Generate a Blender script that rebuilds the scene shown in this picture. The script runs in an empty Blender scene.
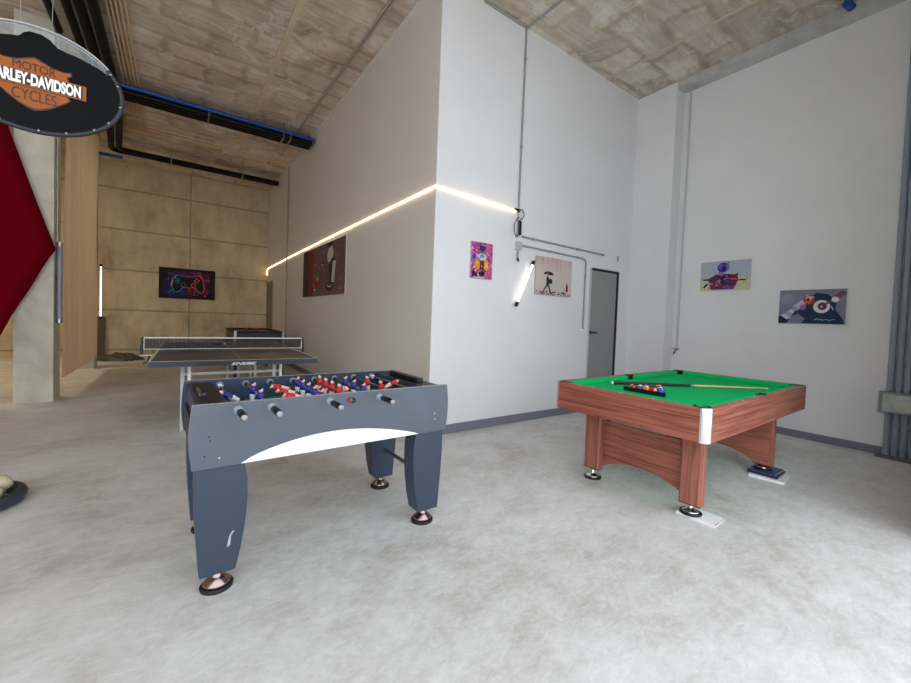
import bpy, bmesh, math, random
from math import sin, cos, pi, radians
from mathutils import Vector, Matrix
S = bpy.context.scene
COL = S.collection
rnd = random.Random(7)

# ------------------------------------------------------------------ materials
MATS = {}
def nodes(m):
    m.use_nodes = True
    nt = m.node_tree
    return nt, nt.nodes['Principled BSDF']
def lin(c):
    return tuple(((v / 12.92) if v <= .04045 else ((v + .055) / 1.055) ** 2.4) for v in c)
def mat(name, col, rough=.5, metal=0, srgb=True, vary=0.0, scale=8, bump=0, spec=.5, stretch=None, emit=0, trans=0):
    if name in MATS: return MATS[name]
    m = bpy.data.materials.new(name); nt, b = nodes(m)
    c = lin(col) if srgb else col
    b.inputs['Base Color'].default_value = (*c, 1)
    b.inputs['Roughness'].default_value = rough
    b.inputs['Metallic'].default_value = metal
    b.inputs['Specular IOR Level'].default_value = spec
    if emit:
        b.inputs['Emission Color'].default_value = (*c, 1); b.inputs['Emission Strength'].default_value = emit
    if trans:
        b.inputs['Transmission Weight'].default_value = trans
    if vary or bump:
        tc = nt.nodes.new('ShaderNodeTexCoord'); mp = nt.nodes.new('ShaderNodeMapping')
        mp.inputs['Scale'].default_value = stretch or (1, 1, 1)
        nz = nt.nodes.new('ShaderNodeTexNoise'); nz.inputs['Scale'].default_value = scale; nz.inputs['Detail'].default_value = 6
        nt.links.new(tc.outputs['Object'], mp.inputs[0]); nt.links.new(mp.outputs[0], nz.inputs['Vector'])
        if vary:
            mx = nt.nodes.new('ShaderNodeMix'); mx.data_type = 'RGBA'
            mx.inputs[6].default_value = (*[v * (1 - vary) for v in c], 1); mx.inputs[7].default_value = (*[min(1, v * (1 + vary)) for v in c], 1)
            cr = nt.nodes.new('ShaderNodeMapRange'); cr.inputs[1].default_value = .3; cr.inputs[2].default_value = .7
            nt.links.new(nz.outputs['Fac'], cr.inputs[0]); nt.links.new(cr.outputs[0], mx.inputs[0]); nt.links.new(mx.outputs[2], b.inputs['Base Color'])
        if bump:
            bp = nt.nodes.new('ShaderNodeBump'); bp.inputs['Strength'].default_value = bump; bp.inputs['Distance'].default_value = .01
            nt.links.new(nz.outputs['Fac'], bp.inputs['Height']); nt.links.new(bp.outputs[0], b.inputs['Normal'])
    MATS[name] = m; return m

def ramp(nt, fac, stops):
    r = nt.nodes.new('ShaderNodeValToRGB'); e = r.color_ramp.elements
    while len(e) < len(stops): e.new(.5)
    for k, (p, c) in enumerate(stops):
        e[k].position = p; e[k].color = (*lin(c), 1)
    nt.links.new(fac, r.inputs[0]); return r.outputs[0]
def noise(nt, vec, scale, detail=6, rough=.55, dist=0):
    n = nt.nodes.new('ShaderNodeTexNoise'); n.inputs['Scale'].default_value = scale; n.inputs['Detail'].default_value = detail
    n.inputs['Roughness'].default_value = rough; n.inputs['Distortion'].default_value = dist
    nt.links.new(vec, n.inputs['Vector']); return n.outputs['Fac']
def mapping(nt, vec, scale=(1, 1, 1), rot=(0, 0, 0), loc=(0, 0, 0)):
    m = nt.nodes.new('ShaderNodeMapping'); m.inputs['Scale'].default_value = scale; m.inputs['Rotation'].default_value = rot; m.inputs['Location'].default_value = loc
    nt.links.new(vec, m.inputs[0]); return m.outputs[0]
def mixc(nt, fac, a, b, mode='MIX'):
    m = nt.nodes.new('ShaderNodeMix'); m.data_type = 'RGBA'; m.blend_type = mode
    for s, v in ((0, fac), (6, a), (7, b)):
        if isinstance(v, (int, float)): m.inputs[s].default_value = v
        elif isinstance(v, tuple): m.inputs[s].default_value = (*v, 1)
        else: nt.links.new(v, m.inputs[s])
    return m.outputs[2]
def math_(nt, op, a, b=0, c=None):
    m = nt.nodes.new('ShaderNodeMath'); m.operation = op
    for k, v in enumerate((a, b) if c is None else (a, b, c)):
        if isinstance(v, (int, float)): m.inputs[k].default_value = v
        else: nt.links.new(v, m.inputs[k])
    return m.outputs[0]
def bump(nt, b, h, strength=.3, dist=.01):
    bp = nt.nodes.new('ShaderNodeBump'); bp.inputs['Strength'].default_value = strength; bp.inputs['Distance'].default_value = dist
    nt.links.new(h, bp.inputs['Height']); nt.links.new(bp.outputs[0], b.inputs['Normal'])

def m_floor():
    m = bpy.data.materials.new('polished_concrete_floor'); nt, b = nodes(m)
    v = nt.nodes.new('ShaderNodeTexCoord').outputs['Object']
    n1 = noise(nt, v, .9, 8, .62, .6); n2 = noise(nt, mapping(nt, v, (1, 1.5, 1), (0, 0, .5)), 3.6, 14, .74, .5); n3 = noise(nt, mapping(nt, v, (1, 1.8, 1), (0, 0, -.7)), 13, 14, .85, .8)
    c1 = ramp(nt, n1, [(.3, (.74, .73, .715)), (.45, (.81, .805, .80)), (.6, (.86, .86, .86)), (.75, (.92, .92, .92))])
    c2 = ramp(nt, n2, [(.3, (.60, .59, .57)), (.46, (.70, .695, .69)), (.58, (.76, .76, .76)), (.72, (.83, .83, .83))])
    c = mixc(nt, .8, c1, c2, 'OVERLAY')
    c3 = ramp(nt, n3, [(.36, (.60, .60, .595)), (.5, (.74, .74, .74)), (.62, (.86, .86, .86))])
    c = mixc(nt, .62, c, c3, 'OVERLAY')
    nt.links.new(c, b.inputs['Base Color'])
    r = nt.nodes.new('ShaderNodeMapRange'); r.inputs[3].default_value = .36; r.inputs[4].default_value = .6
    nt.links.new(n2, r.inputs[0]); nt.links.new(r.outputs[0], b.inputs['Roughness'])
    bump(nt, b, n2, .12, .01); b.inputs['Specular IOR Level'].default_value = .4
    return m
def m_wall(name, col):
    m = bpy.data.materials.new(name); nt, b = nodes(m)
    v = nt.nodes.new('ShaderNodeTexCoord').outputs['Object']
    n = noise(nt, v, 1.3, 4)
    c = ramp(nt, n, [(.3, tuple(x - .012 for x in col)), (.7, tuple(x + .012 for x in col))])
    nt.links.new(c, b.inputs['Base Color']); b.inputs['Roughness'].default_value = .75
    bump(nt, b, noise(nt, v, 60, 3), .06, .003); b.inputs['Specular IOR Level'].default_value = .25
    return m
def m_ceiling():
    m = bpy.data.materials.new('rough_slab_ceiling'); nt, b = nodes(m)
    v = nt.nodes.new('ShaderNodeTexCoord').outputs['Object']
    nv = nt.nodes.new('ShaderNodeTexNoise'); nv.inputs['Scale'].default_value = 2.2; nv.inputs['Detail'].default_value = 5
    nt.links.new(v, nv.inputs['Vector'])
    off = nt.nodes.new('ShaderNodeVectorMath'); off.operation = 'MULTIPLY_ADD'
    nt.links.new(nv.outputs['Color'], off.inputs[0]); off.inputs[1].default_value = (.30, .22, 0); nt.links.new(v, off.inputs[2])
    br = nt.nodes.new('ShaderNodeTexBrick')
    nt.links.new(off.outputs[0], br.inputs['Vector'])
    br.inputs['Scale'].default_value = 1; br.inputs['Brick Width'].default_value = .95; br.inputs['Row Height'].default_value = .46
    br.inputs['Mortar Size'].default_value = .07; br.inputs['Mortar Smooth'].default_value = .9; br.inputs['Bias'].default_value = .1
    br.inputs['Color1'].default_value = (*lin((.83, .78, .72)), 1); br.inputs['Color2'].default_value = (*lin((.75, .70, .64)), 1); br.inputs['Mortar'].default_value = (*lin((.71, .65, .57)), 1)
    streak = noise(nt, mapping(nt, v, (1.2, 9, 1)), 2.0, 6, .6)
    c = mixc(nt, .8, br.outputs['Color'], ramp(nt, streak, [(.3, (.66, .66, .66)), (.7, (.80, .80, .80))]), 'OVERLAY')
    big = noise(nt, v, 1.1, 8, .65, .7)
    c = mixc(nt, .7, c, ramp(nt, big, [(.33, (.54, .53, .52)), (.50, (.71, .71, .71)), (.66, (.84, .845, .85))]), 'OVERLAY')
    patch = ramp(nt, noise(nt, v, 2.6, 8, .6, 1.2), [(.57, (0, 0, 0)), (.60, (1, 1, 1))])
    c = mixc(nt, math_(nt, 'MULTIPLY', patch, .45), c, lin((.88, .87, .85)))
    nt.links.new(c, b.inputs['Base Color']); b.inputs['Roughness'].default_value = .9
    bump(nt, b, math_(nt, 'ADD', streak, math_(nt, 'MULTIPLY', br.outputs['Fac'], -.3)), .3, .02)
    return m
def m_formwork(name, base, zoff=.18, per=1.0, xoff=.293, xper=2.5, stain=.7):
    m = bpy.data.materials.new(name); nt, b = nodes(m)
    v = nt.nodes.new('ShaderNodeTexCoord').outputs['Object']
    sx = nt.nodes.new('ShaderNodeSeparateXYZ'); nt.links.new(v, sx.inputs[0])
    n = noise(nt, mapping(nt, v, (1, 1, .8)), 1.3, 8, .62, .5)
    c = ramp(nt, n, [(.28, tuple(x * .74 for x in base)), (.45, tuple(x * .93 for x in base)), (.6, base), (.8, tuple(min(1, x * 1.1) for x in base))])
    n2 = noise(nt, mapping(nt, v, (2.5, 2.5, .7)), 2.2, 8, .7)
    c = mixc(nt, stain, c, ramp(nt, n2, [(.3, (.62, .61, .59)), (.5, (.73, .73, .73)), (.7, (.79, .79, .78))]), 'OVERLAY')
    wob = math_(nt, 'MULTIPLY', math_(nt, 'SUBTRACT', noise(nt, v, 3, 3), .5), .03)
    def line(co, off, p, w):
        d = math_(nt, 'ABSOLUTE', math_(nt, 'SUBTRACT', math_(nt, 'FRACT', math_(nt, 'ADD', math_(nt, 'DIVIDE', math_(nt, 'ADD', math_(nt, 'SUBTRACT', co, off), wob), p), .5)), .5))
        mr = nt.nodes.new('ShaderNodeMapRange'); mr.inputs[1].default_value = w / p; mr.inputs[2].default_value = w / p * 3.2; mr.inputs[3].default_value = 1; mr.inputs[4].default_value = 0
        nt.links.new(d, mr.inputs[0]); return mr.outputs[0]
    l = math_(nt, 'MAXIMUM', line(sx.outputs[2], zoff, per, .009), line(sx.outputs[0], xoff, xper, .007))
    l = math_(nt, 'MULTIPLY', l, math_(nt, 'ADD', math_(nt, 'MULTIPLY', n2, 1.1), 0))
    c = mixc(nt, l, c, lin(tuple(x * .5 for x in base)))
    nt.links.new(c, b.inputs['Base Color']); b.inputs['Roughness'].default_value = .85
    bump(nt, b, math_(nt, 'SUBTRACT', n2, l), .35, .01)
    return m
def m_wood(name, axis, dark=(.46, .235, .19), light=(.67, .41, .34), rough=.38):
    m = bpy.data.materials.new(name); nt, b = nodes(m)
    v = nt.nodes.new('ShaderNodeTexCoord').outputs['Object']
    sc = [70, 70, 70]; sc[axis] = 1.6
    n = noise(nt, mapping(nt, v, tuple(sc)), 1, 6, .6, .6)
    sc2 = [22, 22, 22]; sc2[axis] = 1.1
    n2 = noise(nt, mapping(nt, v, tuple(sc2)), 1, 4, .5, 1.2)
    f = math_(nt, 'ADD', math_(nt, 'MULTIPLY', n, .65), math_(nt, 'MULTIPLY', n2, .35))
    c = ramp(nt, f, [(.36, dark), (.47, tuple((a + 1.2 * c_) / 2.2 for a, c_ in zip(dark, light))), (.56, light), (.7, tuple(a * .9 for a in light))])
    nt.links.new(c, b.inputs['Base Color']); b.inputs['Roughness'].default_value = rough; b.inputs['Specular IOR Level'].default_value = .4
    return m

M_FLOOR = m_floor(); M_WHITE = m_wall('white_painted_plaster', (.895, .895, .905)); M_CEIL = m_ceiling()
M_CREAM = m_wall('off_white_painted_plaster', (.86, .845, .83))
M_BACK = m_formwork('yellowish_formwork_concrete', (.81, .75, .63))
M_PILLAR = m_formwork('pale_pillar_concrete', (.80, .79, .73), zoff=6.0, per=9, xoff=30, xper=60, stain=.5)
M_BEAM = m_formwork('grey_beam_concrete', (.80, .79, .78), zoff=6, per=9, xoff=30, xper=60, stain=.5)
M_WOODY = m_wood('reddish_wood_grain_along_side', 1); M_WOODX = m_wood('reddish_wood_grain_along_front', 0); M_WOODZ = m_wood('reddish_wood_grain_upright', 2, light=(.66, .42, .35))
M_NAVY = mat('navy_laminate', (.17, .22, .31), .38, vary=.06, scale=5)
M_SLATE = mat('slate_blue_laminate', (.315, .345, .39), .36, vary=.07, scale=5)
M_LEG = mat('blue_grey_laminate', (.19, .235, .30), .36, vary=.06, scale=5)
M_EDGE = mat('pale_edge_band', (.72, .73, .74), .5)
M_BLACK = mat('black_plastic', (.06, .06, .065), .4)
M_MATTE = mat('dull_black_rubber', (.10, .10, .11), .7)
M_CHROME = mat('chrome_metal', (.86, .84, .83), .14, 1)
M_COPPER = mat('coppery_reflective_metal', (.62, .53, .52), .22, 1)
M_STEEL = mat('brushed_steel', (.62, .62, .62), .3, 1)
M_WHITEP = mat('white_plastic', (.90, .90, .90), .4)
M_CONDUIT = mat('grey_pvc_conduit', (.60, .60, .60), .45)
M_GREEN = mat('green_baize', (.02, .73, .41), .9, vary=.05, scale=40, bump=.05, spec=.15)
M_PITCH = mat('green_pitch', (.10, .50, .33), .5)
M_BASE = mat('grey_baseboard_paint', (.47, .47, .52), .5, vary=.04, scale=4)
M_PIPE = mat('black_drain_pipe', (.02, .02, .03), .5, spec=.2)
M_BLUE = mat('blue_water_pipe', (.04, .28, .62), .4)
M_BEIGEC = mat('beige_conduit', (.84, .73, .60), .5)

# ------------------------------------------------------------------ mesh builder
class MB:
    def __init__(s): s.v = []; s.f = []; s.m = []; s.mats = []; s.sm = []
    def mi(s, m):
        if m not in s.mats: s.mats.append(m)
        return s.mats.index(m)
    def add(s, vs, fs, m, smooth=False):
        o = len(s.v); s.v += [tuple(p) for p in vs]; k = s.mi(m)
        for f in fs: s.f.append([o + i for i in f]); s.m.append(k); s.sm.append(smooth)
    def box(s, x0, x1, y0, y1, z0, z1, m, M=None):
        vs = [Vector((x, y, z)) for z in (z0, z1) for y in (y0, y1) for x in (x0, x1)]
        if M: vs = [M @ p for p in vs]
        s.add(vs, [(0, 2, 3, 1), (4, 5, 7, 6), (0, 1, 5, 4), (2, 6, 7, 3), (0, 4, 6, 2), (1, 3, 7, 5)], m); return s
    def prism(s, pts, axis, a, b, m, mside=None):
        # pts 2D in the two other axes (x,z for axis 1; y,z for axis 0; x,y for axis 2)
        def P(p, t):
            return {0: (t, p[0], p[1]), 1: (p[0], t, p[1]), 2: (p[0], p[1], t)}[axis]
        n = len(pts); vs = [P(p, a) for p in pts] + [P(p, b) for p in pts]
        area = sum(pts[i][0] * pts[(i + 1) % n][1] - pts[(i + 1) % n][0] * pts[i][1] for i in range(n))
        o = list(range(n)); 
        s.add(vs, [o[::-1], [n + i for i in o]], m)
        k = len(s.v) - 2 * n
        for i in range(n):
            j = (i + 1) % n
            s.f.append([k + i, k + j, k + n + j, k + n + i]); s.m.append(s.mi(mside or m)); s.sm.append(False)
        return s
    def tube(s, path, r, m, seg=10, cap=True):
        path = [Vector(p) for p in path]; n = len(path); rs = r if isinstance(r, (list, tuple)) else [r] * n
        vs = []; up = None
        for i, p in enumerate(path):
            t = (path[min(i + 1, n - 1)] - path[max(i - 1, 0)]).normalized()
            if up is None: up = t.orthogonal().normalized()
            up = (up - t * up.dot(t)).normalized(); q = t.cross(up)
            for k in range(seg):
                a = 2 * pi * k / seg; vs.append(p + (up * cos(a) + q * sin(a)) * rs[i])
        fs = [(i * seg + k, i * seg + (k + 1) % seg, (i + 1) * seg + (k + 1) % seg, (i + 1) * seg + k) for i in range(n - 1) for k in range(seg)]
        s.add(vs, fs, m, True)
        if cap:
            s.add(vs[:seg], [list(range(seg))[::-1]], m); s.add(vs[-seg:], [list(range(seg))], m)
        return s
    def lathe(s, prof, c, m, seg=24, axis='z', mats=None, sx=1, sy=1):
        c = Vector(c); vs = []
        for r, h in prof:
            for k in range(seg):
                a = 2 * pi * k / seg; p = (r * cos(a) * sx, r * sin(a) * sy, h)
                if axis == 'y': p = (p[0], p[2], p[1])
                if axis == 'x': p = (p[2], p[0], p[1])
                vs.append(c + Vector(p))
        o = len(s.v); s.v += [tuple(p) for p in vs]
        for i in range(len(prof) - 1):
            mm = mats[i] if mats else m
            for k in range(seg):
                s.f.append([o + i * seg + k, o + i * seg + (k + 1) % seg, o + (i + 1) * seg + (k + 1) % seg, o + (i + 1) * seg + k]); s.m.append(s.mi(mm)); s.sm.append(True)
        for i, mm in ((0, mats[0] if mats else m), (len(prof) - 1, mats[-1] if mats else m)):
            if prof[i][0] > 1e-5:
                f = [o + i * seg + k for k in range(seg)]
                s.f.append(f[::-1] if i == 0 else f); s.m.append(s.mi(mm)); s.sm.append(False)
        return s
    def sphere(s, c, r, m, seg=16, rings=10, sc=(1, 1, 1)):
        c = Vector(c); vs = [c + Vector((0, 0, -r * sc[2]))]
        for i in range(1, rings):
            t = pi * i / rings
            for k in range(seg):
                a = 2 * pi * k / seg; vs.append(c + Vector((r * sin(t) * cos(a) * sc[0], r * sin(t) * sin(a) * sc[1], -r * cos(t) * sc[2])))
        vs.append(c + Vector((0, 0, r * sc[2]))); L = len(vs) - 1
        fs = [(0, 1 + (k + 1) % seg, 1 + k) for k in range(seg)]
        for i in range(rings - 2):
            for k in range(seg): fs.append((1 + i * seg + k, 1 + i * seg + (k + 1) % seg, 1 + (i + 1) * seg + (k + 1) % seg, 1 + (i + 1) * seg + k))
        fs += [(L, 1 + (rings - 2) * seg + k, 1 + (rings - 2) * seg + (k + 1) % seg) for k in range(seg)]
        s.add(vs, fs, m, True); return s
    def build(s, name, parent=None, bevel=0, loc=None, rotz=0, fix=True):
        me = bpy.data.meshes.new(name); me.from_pydata(s.v, [], s.f)
        for m in s.mats: me.materials.append(m)
        for i, p in enumerate(me.polygons): p.material_index = s.m[i]; p.use_smooth = s.sm[i]
        if fix:
            bm = bmesh.new(); bm.from_mesh(me); bmesh.ops.recalc_face_normals(bm, faces=bm.faces); bm.to_mesh(me); bm.free()
        o = bpy.data.objects.new(name, me); COL.objects.link(o)
        if parent: o.parent = parent
        if loc: o.location = loc
        o.rotation_euler[2] = rotz
        if bevel:
            b = o.modifiers.new('soft_edges', 'BEVEL'); b.width = bevel; b.segments = 2; b.limit_method = 'ANGLE'; b.angle_limit = radians(50)
        return o
def empty(name, loc=(0, 0, 0), rotz=0):
    o = bpy.data.objects.new(name, None); COL.objects.link(o); o.location = loc; o.rotation_euler[2] = rotz; o.empty_display_size = .1; return o
def tag(o, label, cat, group=None, kind=None):
    o['label'] = label; o['category'] = cat
    if group: o['group'] = group
    if kind: o['kind'] = kind
    return o
def struct(o): o['kind'] = 'structure'; return o
def text_part(string, name, parent, m, M, w, h, depth=.002, bold=0.0, shear=0.0):
    cu = bpy.data.curves.new(name + '_outline', 'FONT'); cu.body = string; cu.size = 1; cu.extrude = .02; cu.offset = bold; cu.shear = shear; cu.align_x = 'CENTER'
    t = bpy.data.objects.new(name + '_outline', cu); COL.objects.link(t)
    dg = bpy.context.evaluated_depsgraph_get(); me = bpy.data.meshes.new_from_object(t.evaluated_get(dg))
    bpy.data.objects.remove(t)
    xs = [v.co.x for v in me.vertices]; ys = [v.co.y for v in me.vertices]
    cx, cy = (min(xs) + max(xs)) / 2, (min(ys) + max(ys)) / 2; sx = w / (max(xs) - min(xs)); sy = h / (max(ys) - min(ys))
    for v in me.vertices: v.co = M @ Vector(((v.co.x - cx) * sx, (v.co.y - cy) * sy, v.co.z / .02 * depth / 2))
    me.materials.clear(); me.materials.append(m)
    o = bpy.data.objects.new(name, me); COL.objects.link(o); o.parent = parent; return o
def copy_tree(o, parent=None):
    c = o.copy(); COL.objects.link(c)
    if parent: c.parent = parent
    for ch in list(o.children): copy_tree(ch, c)
    return c

# ------------------------------------------------------------------ room
XB, YA, XR, YB, ZC = 2.185, 3.683, 6.057, 13.317, 4.837
XL, YF = -6.2, -.35
def slab(name, x0, x1, y0, y1, z0, z1, m): return struct(MB().box(x0, x1, y0, y1, z0, z1, m).build(name))
slab('floor', XL - .2, XR + .25, -18, YB + .2, -.12, 0, M_FLOOR)
slab('ceiling', XL - .2, XR + .25, YF, YB + .2, ZC, ZC + .2, M_CEIL)
slab('wall_rear', XB + .002, XR + .2, YA, YA + .2, 0, ZC, M_WHITE)
slab('wall_right', XR, XR + .2, YF, YA, 0, ZC, M_WHITE)
slab('wall_left', XB, XB + .2, YA + .003, YB, 0, ZC, M_CREAM)
slab('wall_back', XL, XB + .2, YB, YB + .2, 0, ZC, M_BACK)
slab('wall_far_left', XL - .2, XL, YF, YB, 0, ZC, M_BACK)
slab('wall_front', 3.7, XR, -.05, .24, 0, ZC, M_WHITE)
slab('trim_1', XR - .235, XR, 3.07, YA, 0, ZC, M_WHITE)                     # pilaster in the corner
slab('trim_2', XR - .235, XR, .24, 3.07, 4.755, ZC, M_BEAM)              # beam ledge over the right wall
slab('trim_3', -1.62, -1.27, 7.4, 7.78, 0, ZC, M_PILLAR)                    # pillar
slab('trim_4', -1.66, -1.30, 10.92, 11.3, 0, ZC, M_PILLAR)
slab('trim_5', XL, 5.25, YF, 0.0, 4.0, ZC, M_BEAM)                       # header over the open shop front
# raised concrete seams of the ceiling
for k, (x, y0, y1) in enumerate(((1.11, 0.0, 10.6), (4.99, 0.0, YA), (.02, 0.0, 12.0), (3.9, 0.0, YA))):
    if k in (0, 1): slab('trim_%d' % (6 + k), x - (.035, .02)[k], x + (.035, .02)[k], y0, y1, ZC - .014, ZC + .01, mat('cement_ridge', (.80, .73, .64), .9, vary=.06, scale=7, bump=.3))
slab('trim_8', XB - .03, XB, YA, YB, ZC - .03, ZC, M_CREAM)
# baseboards
slab('baseboard_rear', XB - .014, XR - .235, YA - .014, YA, 0, .1, M_BASE)
slab('baseboard_left', XB - .014, XB, YA, 12.3, 0, .1, M_BASE)
slab('baseboard_right', XR - .014, XR, .36, 3.07, 0, .085, M_BASE)
# door in the rear wall
d = struct(MB().box(4.835, 5.455, YA - .012, YA + .02, .005, 2.055, mat('grey_door_paint', (.56, .56, .56), .45)).build('door_1'))
MB().box(4.83, 5.50, YA - .022, YA - .0005, 2.055, 2.09, M_MATTE).box(5.458, 5.50, YA - .022, YA - .0005, 0, 2.055, M_MATTE).box(4.812, 4.832, YA - .022, YA - .0005, 0, 2.09, mat('light_frame', (.74, .74, .74), .5)).build('door_frame', d)
MB().tube([(4.86, YA - .012, 1.15), (4.86, YA - .05, 1.15), (4.96, YA - .05, 1.15)], .013, M_BLACK).box(4.845, 4.875, YA - .018, YA - .0125, 1.12, 1.18, M_BLACK).build('door_handle', d)
d = struct(MB().box(XB - .02, XB - .0005, 12.42, 13.25, .005, 2.09, mat('olive_door_paint', (.47, .42, .33), .5)).build('door_2'))
MB().box(XB - .03, XB - .0005, 12.36, 12.42, 0, 2.15, mat('door_frame_paint', (.55, .50, .42), .5)).box(XB - .03, XB - .0005, 12.42, 13.30, 2.09, 2.15, MATS['door_frame_paint']).build('door_frame', d)

# ------------------------------------------------------------------ LED strip, tubes, cables
M_LED = mat('warm_led_glow', (1.0, .86, .68), .5, emit=7); M_TUBE = mat('white_tube_glow', (1.0, .97, .92), .5, emit=1.9)
mb = MB(); y = YA
pts = [(XB - .012, 13.29, 2.36), (XB - .012, 13.28, 2.50), (XB - .012, 13.15, 2.545), (XB - .012, 10.2, 2.60), (XB - .012, 6.276, 2.643), (XB - .012, YA - .012, 2.660), (2.75, YA - .012, 2.633), (3.31, YA - .012, 2.612)]
mb.tube(pts, .0065, M_LED, 8)
tag(mb.build('led_strip'), 'long glowing warm led light strip running around the white wall corner', 'light strip')

def lamp_tube(name, p0, p1, lit, label, group='tube lamps', cord=None):
    p0 = Vector(p0); p1 = Vector(p1); t = (p1 - p0).normalized()
    r = empty(name, p0); z = Vector((0, 0, 0)); q = p1 - p0
    MB().tube([t * .05, q - t * .05], .013 if lit else .03, M_TUBE if lit else mat('unlit_frosted_tube', (.52, .54, .57), .3), 14).build('tube', r)
    MB().tube([z, t * .052], .023 if lit else .034, M_MATTE if lit else M_STEEL, 14).build('end_cap', r); MB().tube([q - t * .052, q], .023 if lit else .034, M_MATTE if lit else M_STEEL, 14).build('end_cap', r)
    if cord: MB().tube([Vector(c) - p0 for c in cord], .004, M_WHITEP, 6).build('cord', r)
    return tag(r, label, 'lamp', group)
lamp_tube('tube_lamp', (3.618, YA - .05, 2.035), (3.345, YA - .05, 1.460), True, 'glowing white tube lamp fixed at a slant beside the umbrella canvas')
lamp_tube('tube_lamp', (-1.225, 11.05, 1.0), (-1.225, 11.05, 2.11), True, 'glowing upright tube lamp on the side of the farther concrete pillar')
lamp_tube('tube_lamp', (-1.232, 7.50, 1.02), (-1.232, 7.50, 2.08), False, 'unlit grey upright tube lamp on the side of the nearer concrete pillar', cord=[(-1.255, 7.50, 2.07), (-1.255, 7.50, 3.0), (-1.255, 7.50, ZC)])

def pipe(name, paths, r, m, label, cat='pipe', group=None, straps=(), seg=10, sm=None):
    mb = MB()
    for p in paths: mb.tube(p, r, m, seg)
    if straps:
        e = empty(name, paths[0][0]); o = mb
        off = Vector(paths[0][0]); o.v = [tuple(Vector(v) - off) for v in o.v]; o.build('pipe_run', e)
        for st in straps:
            s_ = MB(); st(s_, off); s_.build('strap', e)
        return tag(e, label, cat, group)
    return tag(mb.build(name), label, cat, group)
def ring(c, r, ax, w=.012, m=None):
    def f(mb, off):
        a = {'x': (w, 0, 0), 'y': (0, w, 0), 'z': (0, 0, w)}[ax]
        c2 = Vector(c) - off; mb.tube([c2 - Vector(a), c2 + Vector(a)], r, m or M_CONDUIT, 12)
    return f
yw = YA - .016
pipe('conduit', [[(3.36, yw, ZC - .005), (3.365, yw, 4.7), (3.352, yw, 2.30)]], .012, M_CONDUIT, 'grey conduit running straight down the white wall from ceiling to junction box', group='grey wall conduits',
     straps=[ring((3.364, yw, 4.45), .019, 'z'), ring((3.358, yw, 3.4), .019, 'z')])
pipe('conduit', [[(2.72, yw, ZC - .018), (3.33, yw, ZC - .018)]], .013, M_CONDUIT, 'grey conduit along the top edge of the white wall below the ceiling', group='grey wall conduits')
pipe('conduit', [[(3.43, yw, 2.322), (5.09, yw, 2.305)]], .012, M_CONDUIT, 'upper of two level grey conduits, running right above the door', group='grey wall conduits',
     straps=[ring((x, yw, 2.321 - (x - 3.47) * .0105), .017, 'x') for x in (3.62, 4.5, 5.08)])
pipe('conduit', [[(3.42, yw, 2.212), (4.60, yw, 2.197), (4.66, yw, 2.188), (4.69, yw, 2.15), (4.69, yw, 1.20)]], .012, M_CONDUIT, 'lower grey conduit that bends down beside the grey door', group='grey wall conduits',
     straps=[ring((3.95, yw, 2.206), .0155, 'x'), ring((4.5, yw, 2.199), .0155, 'x'), ring((4.69, yw, 1.95), .0155, 'z'), ring((4.69, yw, 1.45), .0155, 'z')])
pipe('conduit', [[(3.37, yw + .0, ZC - .03), (3.375, 3.3, ZC - .016), (3.375, .5, ZC - .016)]], .013, M_CONDUIT, 'grey conduit crossing the right ceiling away from the wall box', group='ceiling conduits')
tag(MB().box(4.655, 4.725, YA - .03, YA, 1.12, 1.195, M_WHITEP).build('wall_switch', bevel=.004), 'small white switch box at the foot of the bent conduit', 'switch')
tag(MB().box(5.455, 5.47, YA - .02, YA, 2.25, 2.33, M_CONDUIT).build('wall_clip', bevel=.003), 'small grey clip on the wall above the door corner', 'clip')
e = empty('junction_box', (3.375, YA, 2.2))
MB().box(-.045, .045, -.04, 0, -.05, .05, mat('light_grey_box', (.72, .72, .71), .4)).build('box_body', e, bevel=.006)
MB().tube([(-.005, -.02, -.06), (-.01, -.02, -.16)], .012, M_CONDUIT).tube([(-.01, -.02, -.155), (.0, -.03, -.19)], .014, M_MATTE).build('conduit_stub', e)
tag(e, 'light grey junction box where the wall conduits meet under the led strip', 'junction box')
e = empty('power_adapter', (3.36, YA, 2.42))
MB().box(-.012, .034, -.045, -.005, -.09, .08, M_BLACK).build('adapter_body', e, bevel=.008)
MB().tube([(.0, -.03, .08), (.06, -.035, .13), (.075, -.035, .17), (.04, -.035, .22), (-.06, -.03, .215)], .006, M_BLACK, 8).tube([(-.0, -.03, -.08), (-.05, -.04, -.12), (-.085, -.04, -.06), (-.085, -.04, .02), (-.04, -.035, .10), (.0, -.03, .12)], .005, M_BLACK, 8).tube([(-.07, -.025, .22), (.0, -.03, .19)], .012, M_BLACK, 8).build('cable', e)
tag(e, 'black power adapter with looped cables hanging above the junction box', 'power adapter')

# conduit + tap on the right wall
e = empty('water_tap', (XR, 2.985, .92))
MB().tube([(0, 0, .02), (-.05, 0, .02), (-.07, 0, -.01)], .013, M_STEEL).tube([(-.045, -.05, .03), (-.045, .06, .04)], .008, M_STEEL).tube([(-.07, 0, -.01), (-.085, .01, -.05)], .011, M_MATTE).build('tap_body', e)
tag(e, 'small metal tap at the foot of the thin pipe behind the pool table', 'tap')
pipe('water_pipe', [[(XR - .016, 2.985, .95), (XR - .016, 2.975, 4.725)]], .013, mat('white_pipe', (.78, .78, .78), .5), 'thin white pipe rising up the right wall beside the pilaster')
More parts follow.
